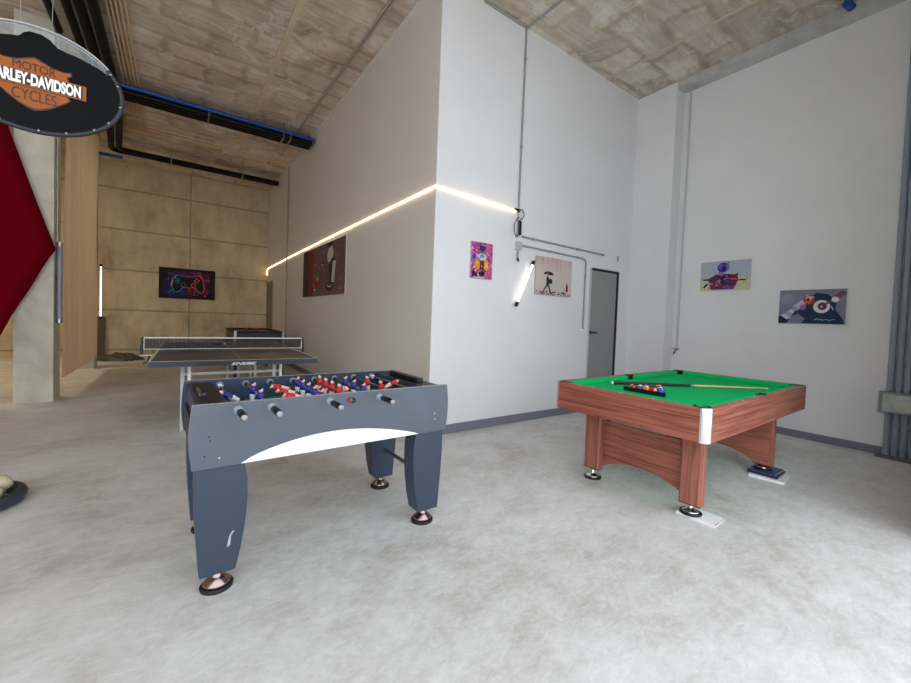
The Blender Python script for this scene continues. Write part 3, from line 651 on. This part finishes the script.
for k, (x, yy) in enumerate(((.36, 1.3), (.48, 1.34), (.55, 1.2))):
    tag(MB().lathe([(.045, 0), (.045, .012), (.022, .018), (.018, .045), (.0, .052)], (0, 0, 0), mat('red_plastic', (.62, .10, .08), .4), 18).build('game_mallet', loc=(.90 + x, 8.75 + yy, .8521)), 'small red mallet on the far dark games table, %s of three' % ('left', 'middle', 'right')[k], 'mallet', 'red mallets on the games table')

# ------------------------------------------------------------------ pictures
def ell(cx, cy, rx, ry, n=18, a0=0, a1=2 * pi, rot=0):
    out = []
    for k in range(n):
        a = a0 + (a1 - a0) * k / (n if abs(a1 - a0 - 2 * pi) < 1e-6 else n - 1)
        x, y = rx * cos(a), ry * sin(a); out.append((cx + x * cos(rot) - y * sin(rot), cy + x * sin(rot) + y * cos(rot)))
    return out
def stroke(p, q, w):
    dx, dy = q[0] - p[0], q[1] - p[1]; l = math.hypot(dx, dy) or 1; nx, ny = -dy / l * w / 2, dx / l * w / 2
    return [(p[0] + nx, p[1] + ny), (q[0] + nx, q[1] + ny), (q[0] - nx, q[1] - ny), (p[0] - nx, p[1] - ny)]
def blobs(seed, n, x0, x1, y0, y1, r0, r1, cols, asp=1):
    R_ = random.Random(seed); out = []
    for _ in range(n):
        cx, cy, r = R_.uniform(x0, x1), R_.uniform(y0, y1), R_.uniform(r0, r1); a = R_.uniform(0, 6.28); k = R_.randint(4, 7)
        pts = []
        for j in range(k):
            t = a + 2 * pi * j / k; q = r * R_.uniform(.5, 1.2); pts.append((min(max(cx + q * cos(t), .004), .996), min(max(cy + q * sin(t) * asp, .004), .996)))
        out.append((R_.choice(cols), pts))
    return out
def picture(org, u, n, w, h, bg, polys, label, side=(.80, .78, .76), th=.022):
    u, n = Vector(u), Vector(n); z = Vector((0, 0, 1)); e = empty('wall_canvas', org)
    mb = MB(); ms = mat('canvas_edge_%02d%02d%02d' % tuple(int(c * 99) for c in side), side, .8)
    c = [u * 0, u * w, u * w + z * h, z * h]; c = [p + n * .001 for p in c]; mb.add(c + [p + n * th for p in c], [(0, 1, 2, 3), (4, 5, 6, 7), (0, 1, 5, 4), (1, 2, 6, 5), (2, 3, 7, 6), (3, 0, 4, 7)], ms)
    mb.build('stretched_canvas', e)
    pr = MB(); d = th + .0018
    def put(col, pts):
        nonlocal d
        m_ = mat('ink_%02d_%02d_%02d' % tuple(int(c * 99) for c in col), col, .65, spec=.3)
        pr.add([u * (w * p[0]) + z * (h * p[1]) + n * d for p in pts], [list(range(len(pts)))], m_); d += .00025 if (max(p[0] for p in pts) - min(p[0] for p in pts)) * (max(p[1] for p in pts) - min(p[1] for p in pts)) > .03 else .00005
    put(bg, [(0, 0), (1, 0), (1, 1), (0, 1)])
    for col, pts in polys: put(col, pts)
    o = pr.build('printed_image', e, fix=False)
    return tag(e, label, 'picture')
# magenta pop-art
P = blobs(1, 120, 0, 1, 0, 1, .02, .09, [(.78, .25, .55), (.85, .42, .62), (.55, .12, .45), (.88, .62, .72), (.62, .20, .58), (.90, .80, .84)], .75)
P += [((.16, .20, .36), ell(.5, .83, .14, .09)), ((.10, .30, .38), [(.36, .72), (.64, .72), (.60, .66), (.40, .66)]), ((.75, .80, .82), ell(.5, .60, .2, .1)), ((.42, .55, .62), ell(.5, .62, .1, .05)),
      ((.88, .55, .20), ell(.28, .38, .14, .15)), ((.90, .60, .15), ell(.70, .38, .13, .16)), ((.96, .75, .35), ell(.70, .40, .06, .08)), ((.93, .68, .30), ell(.27, .42, .06, .06)), ((.45, .10, .25), [(.42, .5), (.58, .5), (.62, .22), (.38, .22)]), ((.20, .25, .75), ell(.13, .58, .09, .09)), ((.35, .55, .9), ell(.17, .50, .05, .05)),
      ((.12, .08, .16), ell(.5, .14, .16, .07)), ((.25, .10, .35), [(.05, .02), (.3, .02), (.28, .16), (.05, .2)]), ((.82, .80, .78), stroke((.1, .03), (.6, .02), .03))]
P += blobs(2, 60, .05, .95, .05, .95, .01, .035, [(.95, .85, .9), (.2, .2, .6), (.9, .35, .5), (.3, .1, .3), (.95, .7, .3)], .75)
picture((2.655, YA, 1.745), (1, 0, 0), (0, -1, 0), .312, .413, (.75, .35, .60), P, 'small bright magenta and orange pop art canvas nearest the white wall corner')
# umbrella walker
R2 = random.Random(4); P = []
for k in range(60):
    x = R2.uniform(0, 1); l = R2.uniform(.08, .55); c = R2.choice([(.78, .55, .57), (.84, .66, .67), (.70, .44, .48), (.86, .74, .74)]); P.append((c, [(x, 1), (min(1, x + R2.uniform(.004, .016)), 1), (min(1, x + .012), 1 - l)]))
P += [((.80, .76, .76), [(0, 0), (1, 0), (1, .1), (0, .13)])] + blobs(5, 60, 0, 1, 0, .10, .02, .06, [(.45, .25, .32), (.62, .40, .46), (.30, .15, .22), (.75, .60, .64)], .5)
P += [((.20, .10, .14), ell(.33, .545, .135, .085, 14, 0, pi) + [(.30, .55), (.36, .53)]), ((.45, .20, .26), ell(.30, .58, .06, .035)), ((.14, .13, .14), stroke((.315, .56), (.315, .42), .01)), ((.14, .13, .14), ell(.31, .47, .022, .03)), ((.13, .14, .14), [(.275, .45), (.34, .46), (.36, .40), (.345, .27), (.28, .27)]), ((.16, .20, .18), ell(.39, .37, .05, .07)),
      ((.12, .12, .13), [(.285, .28), (.335, .28), (.24, .14), (.20, .07), (.18, .08), (.21, .15)]), ((.12, .12, .13), [(.31, .28), (.35, .28), (.39, .15), (.42, .06), (.37, .055), (.355, .14)]), ((.12, .12, .13), stroke((.17, .07), (.23, .05), .02)), ((.12, .12, .13), stroke((.36, .06), (.44, .07), .02)),
      ((.55, .12, .22), [(.83, .13), (.89, .13), (.885, .32), (.835, .32)]), ((.50, .10, .2), ell(.86, .35, .015, .02))]
picture((3.692, YA, 1.632), (1, 0, 0), (0, -1, 0), .693, .492, (.80, .75, .74), P, 'square pale pink canvas of a walker under a dark umbrella', side=(.70, .58, .60))
# large brown street canvas on the passage wall (u runs towards the camera)
P = [((.24, .20, .20), [(0, 0), (.17, 0), (.15, 1), (0, 1)]), ((.48, .20, .15), [(.17, 0), (.30, 0), (.29, 1), (.15, 1)]), ((.45, .36, .34), [(.30, 0), (1, 0), (1, .13), (.30, .10)])]
P += blobs(8, 90, .3, .98, .12, .98, .01, .05, [(.40, .30, .30), (.46, .36, .35), (.34, .25, .25), (.52, .42, .41)]) + blobs(9, 24, .17, .28, .02, .98, .01, .03, [(.55, .16, .10), (.38, .14, .12)])
P += [((.80, .76, .70), [(.66, .62), (.74, .64), (.78, .78), (.74, .92), (.67, .88), (.64, .74)]), ((.14, .12, .13), [(.62, .92), (.72, .90), (.78, .98), (.66, .99)]), ((.12, .10, .12), [(.72, .2), (.80, .2), (.82, .66), (.74, .68), (.68, .5)]), ((.80, .76, .72), [(.76, .62), (.83, .62), (.80, .22), (.74, .24), (.75, .45)]), ((.10, .10, .12), ell(.70, .13, .07, .06)), ((.78, .74, .72), stroke((.66, .17), (.74, .15), .03)),
      ((.72, .50, .30), ell(.42, .34, .035, .05)), ((.60, .18, .12), [(.38, .30), (.46, .30), (.45, .16), (.37, .16)]), ((.85, .80, .75), ell(.35, .13, .02, .025)), ((.55, .35, .32), ell(.55, .52, .025, .06)), ((.76, .66, .55), ell(.54, .60, .015, .02))]
picture((XB, 9.0, 1.61), (0, -1, 0), (-1, 0, 0), 2.62, .93, (.42, .33, .32), P, 'large brown street scene canvas with a red strip, under the led strip', side=(.75, .70, .64))
# neon gamepad
P = [((.22, .06, .28), ell(.46, .5, .38, .42)), ((.10, .10, .32), ell(.25, .3, .2, .25)), ((.30, .05, .30), ell(.66, .6, .24, .32)), ((.07, .05, .10), ell(.72, .5, .07, .28))]
P += blobs(11, 70, .16, .48, .1, .92, .01, .035, [(.08, .28, .55), (.30, .12, .55), (.10, .45, .60), (.45, .10, .50), (.15, .2, .6)]) + blobs(12, 80, .5, .88, .1, .92, .01, .035, [(.60, .10, .45), (.75, .18, .30), (.50, .08, .50), (.80, .35, .20)])
body = [(.30, .78), (.42, .74), (.58, .74), (.70, .80), (.78, .62), (.80, .36), (.77, .22), (.71, .22), (.63, .38), (.42, .38), (.33, .22), (.26, .22), (.22, .40), (.24, .64)]
P += [((.05, .05, .12), body)]
for a, b_ in zip(body, body[1:] + body[:1]):
    P.append(((.20, .62, .70) if (a[0] + b_[0]) / 2 < .45 else (.92, .42, .28), stroke(a, b_, .014)))
P += [((.12, .35, .42), ell(.32, .58, .05, .1)), ((.45, .25, .50), ell(.42, .46, .045, .08)), ((.05, .04, .1), ell(.42, .46, .028, .05)), ((.85, .35, .25), ell(.60, .46, .045, .08)), ((.06, .04, .1), ell(.60, .46, .028, .05))]
for (x, y_) in ((.62, .62), (.66, .68), (.66, .56), (.70, .62)): P.append(((.90, .48, .22), ell(x, y_, .016, .03, 10)))
P += [((.25, .70, .75), stroke((.27, .66), (.30, .76), .014)), ((.95, .55, .35), stroke((.235, .6), (.205, .40), .016))]
picture((-.362, YB, 1.535), (1, 0, 0), (0, -1, 0), 1.235, .805, (.09, .06, .11), P, 'wide dark canvas of a neon game controller on the concrete back wall', side=(.12, .10, .12))
# helmeted shooter
P = [((.66, .70, .78), [(0, .5), (1, .6), (1, 1), (0, 1)]), ((.70, .72, .72), [(0, .34), (1, .42), (1, .62), (0, .55)]), ((.80, .78, .66), [(0, 0), (1, 0), (1, .42), (0, .3)])]
P += blobs(15, 40, .0, 1, .0, 1, .01, .05, [(.66, .72, .80), (.74, .74, .70), (.80, .78, .68), (.62, .68, .76)])
P += [((.42, .14, .30), [(.16, .40), (.30, .52), (.42, .48), (.60, .55), (.76, .50), (.78, .34), (.72, .10), (.70, .03), (.24, .03), (.20, .22)]), ((.18, .14, .34), [(.30, .55), (.62, .55), (.58, .2), (.36, .2)]), ((.25, .18, .55), ell(.47, .78, .12, .17)), ((.42, .30, .80), ell(.43, .82, .06, .09)), ((.12, .12, .25), ell(.49, .76, .05, .1)), ((.38, .46, .50), ell(.56, .80, .035, .1)), ((.72, .40, .42), [(.37, .62), (.50, .60), (.48, .50), (.40, .50)]), ((.22, .08, .15), stroke((.06, .38), (.25, .38), .05)), ((.15, .10, .14), stroke((.08, .10), (.16, .24), .05)),
      ((.20, .10, .10), stroke((.60, .34), (.92, .33), .05)), ((.68, .35, .40), stroke((.62, .38), (.76, .36), .05)), ((.45, .18, .34), stroke((.72, .5), (.78, .54), .06)), ((.55, .65, .70), ell(.41, .32, .02, .05)), ((.22, .30, .65), [(.52, .10), (.72, .16), (.68, .04), (.5, .03)])]
P += blobs(16, 70, .2, .74, .05, .5, .008, .035, [(.62, .22, .42), (.28, .14, .40), (.75, .30, .45), (.50, .15, .30), (.35, .30, .6), (.80, .55, .60)]) + blobs(17, 22, .38, .58, .62, .94, .008, .03, [(.45, .35, .85), (.2, .2, .5), (.50, .55, .75)]) + blobs(18, 16, .78, .98, .05, .4, .006, .02, [(.85, .65, .30), (.6, .4, .4)])
picture((XR, 2.695, 1.805), (0, -1, 0), (-1, 0, 0), .617, .402, (.72, .74, .74), P, 'canvas of a helmeted figure aiming a rifle, upper left on right wall', side=(.82, .80, .80))
# headphone figure
P = [((.50, .50, .58), [(0, .4), (.5, .6), (.5, 1), (0, 1)]), ((.56, .56, .62), ell(.12, .74, .12, .16)), ((.10, .20, .32), [(.36, .0), (.99, .0), (.97, .14), (.86, .42), (.87, .66), (.74, .86), (.58, .90), (.50, .82), (.46, .6), (.34, .44), (.30, .30), (.42, .14)]), ((.08, .12, .22), [(0, 0), (.12, 0), (.18, .12), (.04, .24), (0, .2)])]
for k in range(6): P.append(((.78, .76, .80) if k % 2 == 0 else (.60, .60, .70), stroke((.06 + .055 * k, .26 + .065 * k), (.17 + .045 * k, .14 + .085 * k), .085)))
P += [((.72, .70, .76), [(.22, .52), (.36, .70), (.42, .62), (.34, .46)]), ((.20, .22, .38), [(.2, .2), (.32, .30), (.34, .42), (.26, .38)]), ((.72, .20, .24), ell(.47, .70, .085, .14)), ((.88, .72, .72), ell(.46, .74, .05, .06)), ((.40, .12, .18), ell(.45, .70, .03, .05)), ((.62, .36, .62), ell(.38, .48, .05, .08)), ((.80, .70, .74), stroke((.42, .84), (.54, .78), .03)),
      ((.84, .84, .86), ell(.66, .50, .125, .19)), ((.10, .20, .32), ell(.67, .51, .068, .11)), ((.42, .22, .30), ell(.66, .50, .045, .075)), ((.85, .75, .75), ell(.66, .50, .014, .03)), ((.50, .26, .34), stroke((.70, .56), (.80, .66), .05)), ((.86, .86, .88), ell(.85, .70, .055, .075)), ((.45, .28, .40), stroke((.88, .78), (.97, .92), .10)), ((.80, .80, .84), stroke((.80, .52), (.83, .40), .015))]
sig = [(.56, .10), (.60, .16), (.63, .11), (.66, .14), (.68, .10), (.72, .13), (.76, .12), (.79, .10), (.83, .13), (.87, .13)]
for a, b_ in zip(sig, sig[1:]): P.append(((.62, .68, .76), stroke(a, b_, .014)))
P += blobs(21, 26, .42, .52, .6, .82, .006, .02, [(.9, .4, .4), (.6, .15, .2), (.85, .7, .7)])
picture((XR, 1.742, 1.377), (0, -1, 0), (-1, 0, 0), .617, .402, (.48, .49, .57), P, 'canvas of a dark figure wearing white headphones, lower right on right wall', side=(.60, .62, .68))

# ------------------------------------------------------------------ oval sign
SX, SY_, SZ = -.540, 2.8, 2.325; RX_, RZ_ = .308, .243
e = empty('hanging_sign', (SX, SY_, SZ))
M_ACR = mat('clear_acrylic', (.93, .95, .95), .03, trans=1.0, spec=.2)
MB().prism(ell(0, 0, RX_, RZ_, 56), 1, -.004, .004, M_ACR).build('acrylic_plate', e)
def arc(a0, a1, r1, r2, n=40): return [(r1 * cos(radians(a0 + (a1 - a0) * k / (n - 1))), 0, r2 * sin(radians(a0 + (a1 - a0) * k / (n - 1)))) for k in range(n)]
fr = MB().tube([(p[0], 0, p[2]) for p in arc(-190, 35, RX_ - .004, RZ_ - .004, 60)], .0115, mat('dark_grey_rim', (.13, .14, .17), .5), 10).build('lower_rim', e)
MB().tube([(p[0], -.004, p[2]) for p in arc(30, 175, RX_ + .002, RZ_ + .002)], .0032, M_EDGE, 8).tube([(p[0], .006, p[2]) for p in arc(30, 175, RX_ - .008, RZ_ - .008)], .0025, M_EDGE, 8).build('upper_rim', e)
bl = MB()
for a in (-8, -32, -48, -70, -88, -112, -130, 17, 30, 197): bl.lathe([(.0065, 0), (.006, -.006), (.002, -.008)], ((RX_ - .006) * cos(radians(a)), -.011, (RZ_ - .006) * sin(radians(a))), M_STEEL, 12, axis='y')
bl.build('bolt', e)
pan = [(p[0], p[2]) for p in arc(-180, 28, RX_ - .012, RZ_ - .012, 48)]
pan += [(.21, .135), (.132, .160), (.105, .163), (.071, .172), (.045, .200), (.018, .212), (-.02, .212), (-.04, .200), (-.055, .178), (-.10, .165), (-.17, .14), (-.25, .075)]
bp = MB().prism(pan, 1, -.008, -.0045, mat('black_sign_face', (.03, .035, .045), .7, spec=.15)).build('sign_face', e)
M_OR = mat('orange_sign_paint', (.60, .33, .13), .5, spec=.2); M_ORD = mat('dark_orange_line', (.20, .12, .08), .5); M_GREYL = mat('silver_border', (.50, .36, .25), .5)
# shield outline (centre at sx0) - drawn on the face
sx0, sz0 = -.004, -.012
up = [(-.118, .085), (-.10, .078), (-.06, .083), (-.03, .098), (0, .112), (.03, .098), (.06, .083), (.10, .078), (.125, .085), (.125, .066), (.110, .058), (.118, .03), (-.118, .03), (-.110, .058), (-.118, .066)]
lo = [(-.112, -.032), (.112, -.032), (.122, -.052), (.095, -.078), (.055, -.112), (.02, -.131), (0, -.136), (-.02, -.131), (-.055, -.112), (-.095, -.078), (-.122, -.052)]
def sh(pts, t=1): return [(sx0 + p[0] * t, sz0 + p[1] * t) for p in pts]
sl = MB().prism(sh(up), 1, -.0100, -.0085, M_ORD).prism([(p[0], p[1]) for p in sh([(x * .955, .055 + (z - .055) * .84) for x, z in up])], 1, -.0112, -.0100, M_OR).prism(sh(lo), 1, -.0100, -.0085, M_ORD).prism(sh([(x * .95, -.07 + (z + .07) * .86) for x, z in lo]), 1, -.0112, -.0100, M_OR).build('shield_emblem', e)
MB().box(sx0 - .172, sx0 + .176, -.0130, -.0113, sz0 - .034, sz0 + .036, M_OR).box(sx0 - .160, sx0 + .164, -.0142, -.0130, sz0 - .028, sz0 + .030, M_ORD).build('name_bar', e)
def TM(x, z, d): return Matrix.Translation((x, d, z)) @ Matrix.Rotation(pi / 2, 4, 'X')
text_part('HARLEY-DAVIDSON', 'bar_lettering', e, mat('off_white_lettering', (.93, .92, .90), .5), TM(sx0 + .007, sz0 + .001, -.0155), .300, .056, .002, bold=.045)
text_part('MOTOR', 'upper_lettering', e, M_ORD, TM(sx0, sz0 + .060, -.0125), .140, .038, .0014)
text_part('CYCLES', 'lower_lettering', e, M_ORD, TM(sx0, sz0 - .070, -.0125), .145, .050, .0014)
MB().tube([(-.05, .0, RZ_ - .01), (-.10, .0, ZC - SZ)], .0008, M_EDGE, 5).tube([(.05, .0, RZ_ - .01), (.10, .0, ZC - SZ)], .0008, M_EDGE, 5).build('hanging_wire', e)
tag(e, 'oval black motorcycle sign with orange shield emblem hanging at upper left', 'sign')

# ------------------------------------------------------------------ red sail, tarp
mb = MB(); NR, NC = 30, 14
kz = [(.25, -2.0), (.868, -1.706), (1.163, -1.60), (1.468, -1.458), (1.753, -1.347), (1.967, -1.242), (2.6, -1.43), (3.217, -1.602), (3.433, -1.66), (4.6, -1.98)]
def xr(z):
    for (a, b1), (c, d1) in zip(kz, kz[1:]):
        if z <= c: return b1 + (d1 - b1) * (z - a) / (c - a)
    return kz[-1][1]
zs = sorted([.25 + (4.6 - .25) * i / NR for i in range(NR + 1)] + [1.967])
vs = [(xr(z) - (xr(z) + 3.4) * j / NC, 7.345 - .22 * sin(pi * j / NC) * sin(pi * (z - .25) / 4.35), z) for z in zs for j in range(NC + 1)]
fs = [(i * (NC + 1) + j, i * (NC + 1) + j + 1, (i + 1) * (NC + 1) + j + 1, (i + 1) * (NC + 1) + j) for i in range(len(zs) - 1) for j in range(NC)]
e = empty('shade_sail', (0, 0, 0))
m_red = mat('red_sail_fabric', (.42, .0, .07), .9, spec=.05, vary=.06, scale=3)
s_ = MB(); s_.add(vs, fs, m_red, True); s_ = s_.build('fabric', e, fix=False); so = s_.modifiers.new('thickness', 'SOLIDIFY'); so.thickness = .004
MB().tube([(-1.25, 7.345, 1.967), (-1.255, 7.395, 1.98), (-1.262, 7.43, 2.0)], .006, M_STEEL, 8).tube([(-3.4, 7.345, 4.58), (-3.4, 7.345, ZC)], .006, M_STEEL, 8).tube([(-1.99, 7.345, 4.58), (-1.99, 7.345, ZC)], .006, M_STEEL, 8).build('tie_cord', e)
tag(e, 'red fabric sail with its pointed corner tied to the concrete pillar', 'shade sail')
NR, NC = 14, 70
def tx(yy, z): return -1.24 + .014 * sin(yy * 7) + .009 * sin(yy * 23 + z) + .008 * sin(z * 2.1 + yy * 4)
vs = [(tx(7.86 + 2.88 * j / NC, 0) if False else tx(7.86 + 2.88 * j / NC, .25 + 4.3 * i / NR), 7.86 + 2.88 * j / NC - (.05 if i == 0 and j < 3 else 0), .25 + .012 * sin(j * .21) * (i == 0) + 4.3 * i / NR) for i in range(NR + 1) for j in range(NC + 1)]
fs = [(i * (NC + 1) + j, i * (NC + 1) + j + 1, (i + 1) * (NC + 1) + j + 1, (i + 1) * (NC + 1) + j) for i in range(NR) for j in range(NC)]
e = empty('tarp_curtain', (0, 0, 0))
m_t = mat('beige_tarp_fabric', (.86, .76, .66), .8, vary=.04, scale=6)
_nt = m_t.node_tree; _tr = _nt.nodes.new('ShaderNodeBsdfTranslucent'); _tr.inputs[0].default_value = (.66, .54, .42, 1); _mx = _nt.nodes.new('ShaderNodeMixShader'); _mx.inputs[0].default_value = .45
_nt.links.new(_nt.nodes['Principled BSDF'].outputs[0], _mx.inputs[1]); _nt.links.new(_tr.outputs[0], _mx.inputs[2]); _nt.links.new(_mx.outputs[0], _nt.nodes['Material Output'].inputs[0])
t_ = MB(); t_.add(vs, fs, m_t, True); t_ = t_.build('fabric', e, fix=False); pass
MB().tube([(-1.235, 7.80, 4.56), (-1.235, 10.9, 4.56)], .016, M_STEEL).tube([(-1.235, 7.9, 4.56), (-1.235, 7.9, ZC)], .006, M_STEEL).tube([(-1.235, 10.8, 4.56), (-1.235, 10.8, ZC)], .006, M_STEEL).build('hanging_rod', e)
tag(e, 'beige tarp hanging like a curtain between the two concrete pillars', 'tarp')

# ------------------------------------------------------------------ dish planter with stones, bag, board
e = empty('dish_planter', (-1.03, 3.74, 0))
m_dish = mat('dark_blue_dish', (.19, .23, .29), .45, vary=.15, scale=12)
prof = [(.17, .0), (.22, .0), (.262, .02), (.275, .05), (.262, .078), (.235, .082), (.212, .066), (.20, .035), (.0, .03)]
MB().lathe(prof, (0, 0, 0), m_dish, 48).build('dish', e)
mb = MB(); R3 = random.Random(3)
for k in range(150):
    a, r = R3.uniform(0, 6.28), .195 * math.sqrt(R3.random()); mb.sphere((r * cos(a), r * sin(a), .042), R3.uniform(.009, .016), R3.choice([mat('pale_gravel', (.72, .73, .72), .8), mat('grey_gravel', (.45, .47, .50), .8)]), 6, 4, sc=(1, 1.2, .7))
g = mb.build('gravel', e); g['kind'] = 'stuff'
tag(e, 'low round dark blue dish with pale gravel on the floor at left', 'dish')
for k, (x, yy, z, r, sc, lb) in enumerate((( -.905, 3.655, .10, .065, (1, 1.1, .75), 'pale yellowish stone in the blue dish, nearest of two'), (-.91, 3.82, .105, .07, (1.1, 1, .8), 'pale yellowish stone in the blue dish, farther of two'))):
    mb = MB().sphere((0, 0, 0), r, mat('cream_stone', (.80, .78, .66), .85, vary=.12, scale=20, bump=.5), 14, 10, sc=sc)
    RR = random.Random(k + 30); mb.v = [tuple(c * (1 + RR.uniform(-.07, .07)) for c in v) for v in mb.v]
    tag(mb.build('stone', loc=(x, yy, z)), lb, 'stone', 'stones in the blue dish')
def crumple(name, c, sx_, sy_, h, m, seed, label, cat):
    R4 = random.Random(seed); n = 22; mb = MB(); vs = []
    for i in range(n + 1):
        for j in range(n + 1):
            u, v_ = i / n * 2 - 1, j / n * 2 - 1; q = max(0, 1 - (u * u + v_ * v_) ** 1.0)
            vs.append((c[0] + u * sx_ * (1 + .12 * sin(7 * v_ + seed)), c[1] + v_ * sy_ * (1 + .1 * sin(6 * u)), .004 + h * q ** .6 * (.45 + .55 * abs(sin(5.3 * u + 3 * v_ + seed)) + R4.uniform(-.13, .13))))
    fs = [(i * (n + 1) + j, (i + 1) * (n + 1) + j, (i + 1) * (n + 1) + j + 1, i * (n + 1) + j + 1) for i in range(n) for j in range(n) if ((i + .5) / n * 2 - 1) ** 2 + ((j + .5) / n * 2 - 1) ** 2 < 1.05]
    mb.add(vs, fs, m, False); o = mb.build(name, fix=False); s2 = o.modifiers.new('thickness', 'SOLIDIFY'); s2.thickness = .003; s2.offset = 1
    return tag(o, label, cat)
crumple('crumpled_sheet', (-1.05, 12.55), .42, .34, .17, mat('grey_green_plastic', (.26, .27, .24), .45), 2, 'crumpled dark grey green plastic sheet on the floor beside the farther pillar', 'sheet')
b_ = MB().box(-.07, .07, -.012, .012, 0, 1.0, mat('purplish_brown_board', (.36, .29, .28), .7)).build('board', loc=(-1.46, YB - .10, .0)); b_.rotation_euler = (-.06, 0, 0)
tag(b_, 'narrow brown board leaning against the back wall behind the pillar', 'board')

# ------------------------------------------------------------------ light, world, camera
w = bpy.data.worlds.new('sky'); S.world = w; w.use_nodes = True; nt = w.node_tree; bg = nt.nodes['Background']
bg.inputs['Color'].default_value = (.89, .945, 1.0, 1); bg.inputs['Strength'].default_value = WS = 2.4
def area(name, loc, rot, sx_, sy_, power, col, portal=False):
    l = bpy.data.lights.new(name, 'AREA'); l.shape = 'RECTANGLE'; l.size = sx_; l.size_y = sy_; l.energy = power; l.color = col
    if portal: l.cycles.is_portal = True
    o = bpy.data.objects.new(name, l); COL.objects.link(o); o.location = loc; o.rotation_euler = rot; return o
area('shopfront_portal', (-.5, YF - .02, 2.0), (radians(90), 0, radians(180)), 11.4, 4.0, 1, (1, 1, 1), True)
area('left_bay_warm_fill', (-3.9, 10.0, 4.6), (0, 0, 0), 1.6, 2.4, 85, (1.0, .83, .58))  # added warm fill, hidden behind the tarp, no fixture there
area('left_bay_warm_fill', (-3.9, 5.0, 4.6), (0, 0, 0), 1.6, 2.4, 15, (1.0, .84, .60))  # weaker added fill nearer the front, also out of view

sn = bpy.data.lights.new('sun', 'SUN'); sn.energy = 3.0; sn.angle = .01; sn.color = (1, .97, .92); so_ = bpy.data.objects.new('sun', sn); COL.objects.link(so_); so_.rotation_euler = (radians(-32), 0, radians(15))
F, YAW, PIT, ROL, PCX, PCY, H = 400.297, .639, .032, -.038, 472.707, 332.271, 1.2735
cam = bpy.data.cameras.new('camera'); co = bpy.data.objects.new('camera', cam); COL.objects.link(co); S.camera = co
cam.sensor_width = 36; cam.lens = F / 911 * 36; cam.shift_x = -(PCX - 455.5) / 911; cam.shift_y = (PCY - 341.5) / 911; cam.clip_start = .05
Rt = Matrix(((0.8027031213590037, -0.5951617094751088, 0.03808199752086045), (0.01160058555248623, -0.048261220824938895, -0.998767380814635), (0.5962659854254241, 0.8021554675617145, -0.03183520826844465)))
Mx = Matrix((Rt[0], -Rt[1], -Rt[2])).transposed().to_4x4(); Mx.translation = (0, 0, H); co.matrix_world = Mx
S.view_settings.view_transform = 'Standard'; S.view_settings.look = 'None'; S.view_settings.exposure = 0.26; S.view_settings.gamma = 1; S.view_settings.use_curve_mapping = False
S.cycles.max_bounces = 10; S.cycles.diffuse_bounces = 6
